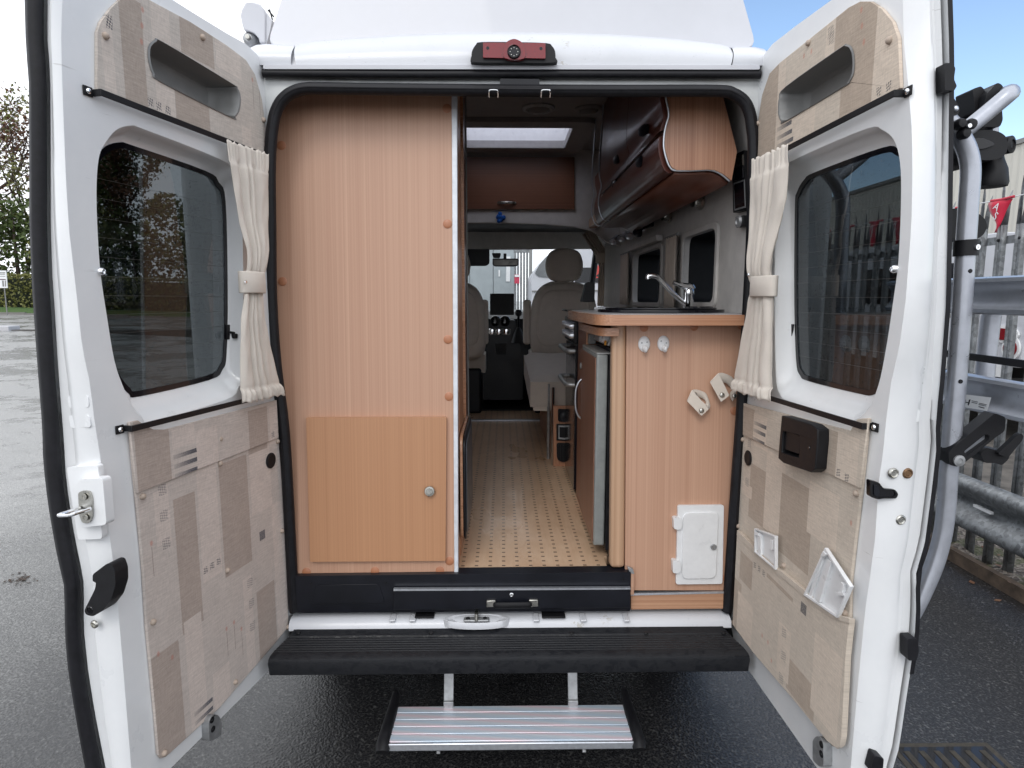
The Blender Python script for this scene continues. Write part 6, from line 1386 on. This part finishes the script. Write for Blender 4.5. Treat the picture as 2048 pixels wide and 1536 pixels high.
# ------------------------------------------------------------------ hedge, verge and trees at the left
def gz(x, y): return ground_z(x, y)
HY = 40.0
gr = MB(); xs_g = [-70+i*2 for i in range(36)]
gr.grid([[(x, y, gz(x, y)+h_) for x in xs_g] for y, h_ in ((HY-2.6, .0), (HY-2.5, .14), (HY-1, .30), (HY+8, .6), (HY+30, 1.2))]); o = gr.build('grass_verge', M['grass'], smooth=60); struct(o)
kb = MB()
for i in range(30): kb.box((-62+i*2, HY-2.75, gz(-61+i*2, HY)-.2), (-60.02+i*2, HY-2.6, gz(-61+i*2, HY)+.12))
struct(kb.build('kerb', plain('kerb_stone', (.20, .19, .18, 1), .7)))
def leaves(b, pts, size, rng, flat=0):
    for p in pts:
        a = V3(rng.gauss(0, 1), rng.gauss(0, 1), rng.gauss(0, 1)).normalized(); t = a.cross(V3(rng.gauss(0, 1), rng.gauss(0, 1), rng.gauss(0, 1))).normalized()
        s_ = size*rng.uniform(.6, 1.3); p = V3(*p)
        b.add([p-a*s_, p-t*s_*.55, p+a*s_, p+t*s_*.55], [(0, 1, 2, 3)])
rng = random.Random(11)
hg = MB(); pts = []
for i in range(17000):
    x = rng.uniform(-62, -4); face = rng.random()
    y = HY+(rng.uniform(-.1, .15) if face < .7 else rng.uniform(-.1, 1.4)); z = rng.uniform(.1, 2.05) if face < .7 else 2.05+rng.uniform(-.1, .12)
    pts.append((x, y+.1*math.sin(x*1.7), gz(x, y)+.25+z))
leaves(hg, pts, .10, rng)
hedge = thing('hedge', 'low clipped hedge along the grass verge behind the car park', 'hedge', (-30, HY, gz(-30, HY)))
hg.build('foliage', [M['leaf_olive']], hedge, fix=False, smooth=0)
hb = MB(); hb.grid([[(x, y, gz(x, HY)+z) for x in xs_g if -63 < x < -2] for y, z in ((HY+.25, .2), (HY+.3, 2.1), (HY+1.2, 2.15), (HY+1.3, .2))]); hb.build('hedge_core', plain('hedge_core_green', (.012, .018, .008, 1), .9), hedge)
def bush(x, y, r, h, mat, label, n=2600, seed=0):
    rg = random.Random(seed); t = thing('tall_shrub', label, 'shrub', (x, y, gz(x, y)), 'evergreen shrubs behind the hedge'); b = MB(); pts = []
    lob = [(rg.uniform(-.6, .6)*r, rg.uniform(-.5, .5)*r, rg.uniform(.35, .85)*h, rg.uniform(.4, .65)*r) for _ in range(9)]
    for _ in range(n):
        lx, ly, lz, lr = rg.choice(lob); d = V3(rg.gauss(0, 1), rg.gauss(0, 1), rg.gauss(0, 1)).normalized()*lr*rg.uniform(.75, 1.05)
        pts.append((x+lx+d.x, y+ly+d.y, gz(x, y)+max(.1, lz+d.z)))
    leaves(b, pts, .17, rg); b.build('crown', mat, t, fix=False, smooth=0)
    MB().lathe((x, y, gz(x, y)), (0, 0, 1), [(.14, 0), (.11, h*.4), (.05, h*.8)], 8).build('trunk', M['bark'], t)
def tree(x, y, h, mat, label, nleaf, spread, seed, lsize=.14, lean=0):
    rg = random.Random(seed); z0 = gz(x, y); t = thing('tree', label, 'tree', (x, y, z0), 'trees behind the hedge'); tr = MB(); lp = []
    def branch(p, d, L_, r, lvl):
        q = [p]; 
        for i in range(4): d = (d+V3(rg.gauss(0, .13), rg.gauss(0, .13), rg.gauss(.03, .08))).normalized(); q.append(q[-1]+d*L_/4)
        tr.tube(q, [r*(1-.16*i) for i in range(5)], 6 if lvl < 2 else 4, cap=False)
        if lvl >= 2: lp.extend(q[1:])
        if lvl < 4:
            for i in range(4 if lvl == 0 else 3):
                k = rg.randint(1 if lvl else 2, 4); nd = (d+V3(rg.gauss(0, spread), rg.gauss(0, spread), rg.uniform(-.1, .45))).normalized()
                branch(q[k], nd, L_*rg.uniform(.55, .78), r*.52, lvl+1)
    branch(V3(x, y, z0-.1), V3(lean, 0, 1), h*.42, h*.014, 0)
    tr.build('trunk', M['bark'], t, fix=False, smooth=60)
    b = MB(); leaves(b, [tuple(rg.choice(lp)+V3(rg.gauss(0, .25), rg.gauss(0, .25), rg.gauss(0, .25))) for _ in range(nleaf)], lsize, rg); b.build('crown', mat, t, fix=False, smooth=0)
sh = [(-46, 43.5, 3.2, 6.0), (-41, 44.5, 3.0, 6.6), (-36, 43.5, 3.2, 7.2), (-32.5, 43, 3.2, 8.4), (-28.5, 44, 2.8, 7.4), (-25, 43.5, 2.8, 8.0), (-21, 44, 3.0, 8.8), (-17.5, 43.5, 2.6, 8.0)]
sd = ['at the far left edge behind the sign', 'second from the left edge behind the hedge', 'olive crown just left of the open door', 'behind the door seal', 'seen through the left door window near its free edge', 'in the middle of the left door window', 'toward the hinge side of the left door window', 'closest to the van behind the left curtain']
for i, (x, y, r, h) in enumerate(sh): bush(x, y, r, h, M['leaf'] if i % 2 else M['leaf_olive'], 'dense evergreen shrub '+sd[i], 2600, i+3)
tree(-38.5, 47, 19, M['leaf_brown'], 'tree with sparse russet autumn leaves at the left picture edge', 2000, .55, 21, .16)
tree(-35.2, 47, 15, M['leaf_olive'], 'slender tree with small green leaves beside the left door seal', 3000, .42, 4, .12, .03)
tree(-29.5, 46, 15, M['leaf'], 'green tree seen through the left door window near its free edge', 6500, .5, 31, .16)
tree(-25, 46, 15, M['leaf_brown'], 'half-bare tree in the middle of the left door window', 3600, .55, 17, .13)
tree(-20, 46, 16, M['leaf'], 'leafy green tree toward the hinge side of the left door window', 6500, .5, 8, .16)
sn = thing('notice_board', 'small white printed notice standing in front of the hedge at the left', 'sign', atY(-4, 590, 36))
npx = YP(36); slab('board', npx, [(-24, 541), (12, 541), (15, 576), (-24, 576)], 0, .04, M['white_plastic'], sn)
for q in ([(-20, 544.5), (10, 544.5), (10, 546), (-20, 546)], [(-20, 547.5), (9.5, 547.5), (9.5, 549), (-20, 549)], [(-20, 552), (10, 552), (10, 553), (-20, 553)], [(4, 561), (7, 561), (8, 573), (5, 573)], [(9.5, 561), (11.5, 561), (12, 573), (10, 573)]): slab('print_line', npx, q, -.012, -.001, M['grey_plastic'], sn)
slab('print_bar', npx, [(-20, 558), (11, 558), (11, 559.6), (-20, 559.6)], -.012, -.001, plain('sign_maroon', (.06, .01, .03, 1), .5), sn)
for x in (-18, 8): c = npx.P(x, 576, .02); MB().lathe((c.x, c.y+.03, gz(c.x, c.y)-.1), (0, 0, 1), [(.03, 0), (.03, c.z-gz(c.x, c.y)+.9)], 8).build('post', M['grey_plastic'], sn)
kbx = atY(10, 619, 24); kr = thing('kerb_island', 'long pale raised kerb island crossing the car park at the left', 'kerb', (kbx.x, 24, gz(kbx.x, 24)))
MB().box((kbx.x-6, 23.6, gz(kbx.x, 24)-.3), (kbx.x+.35, 24.2, gz(kbx.x, 24)+.16)).build('pale_end', plain('kerb_pale', (.5, .5, .52, 1), .6), kr, bevel=.03)
MB().box((kbx.x+.36, 23.7, gz(kbx.x+4, 24)-.4), (kbx.x+13, 24.1, gz(kbx.x+4, 24)+.14)).build('dark_run', plain('kerb_dark', (.06, .055, .05, 1), .7), kr, bevel=.03)
# ------------------------------------------------------------------ gully grate, puddle litter
dg_ = thing('gully_grate', 'brown iron drain grate with flooded slots below the right door', 'drain cover', atZ(1880, 1560, 0))
iron = plain('grate_iron', (.045, .038, .028, 1), .75, var=.3, scale=60, bump=.5, bscale=200)
q0 = [atZ(*p, 0) for p in ((1796, 1500), (1960, 1500), (1990, 1640), (1800, 1640))]
x0, x1 = 1.04, 1.36; y0_, y1_ = 1.33, 1.60
c0 = atZ(1880, 1500, 0); x0, x1 = c0.x-.15, c0.x+.17; y1_ = c0.y+.012; y0_ = y1_-.32
MB().box((x0, y0_, -.01), (x1, y1_, .003)).build('water', plain('gully_water', (.02, .02, .022, 1), .02, var=.0), dg_)
for i in range(6):
    xa = x0+.012+i*(x1-x0-.03)/5.4
    MB().box((xa, y0_+.02, .0), (xa+.022, y1_-.02, .006)).build('grate_bar', iron, dg_, bevel=.003)
MB().box((x0, y0_+.12, .0), (x1, y0_+.14, .005)).build('grate_cross_bar', iron, dg_)
for a, c in (((x0-.02, y0_-.02), (x1+.02, y0_)), ((x0-.02, y1_), (x1+.02, y1_+.02)), ((x0-.02, y0_), (x0, y1_)), ((x1, y0_), (x1+.02, y1_))): MB().box((*a, -.01), (*c, .002)).build('grate_frame', iron, dg_)
lit = MB(); cc = atZ(38, 1160, 0)
for i in range(40):
    c = V3(cc.x+random.gauss(0, .05), cc.y+random.gauss(0, .035), gz(cc.x, cc.y)+.006); a_ = random.uniform(0, 6); s_ = random.uniform(.006, .018); u_ = V3(math.cos(a_), math.sin(a_), .2)*s_; v_ = V3(-math.sin(a_), math.cos(a_), .1)*s_*.5
    lit.add([c-u_, c-v_, c+u_, c+v_], [(0, 1, 2, 3)])
o = lit.build('leaf_litter', M['bark']); o['kind'] = 'stuff'; o['label'] = 'clump of wet brown leaves on the tarmac beside the left door'; o['category'] = 'leaves'
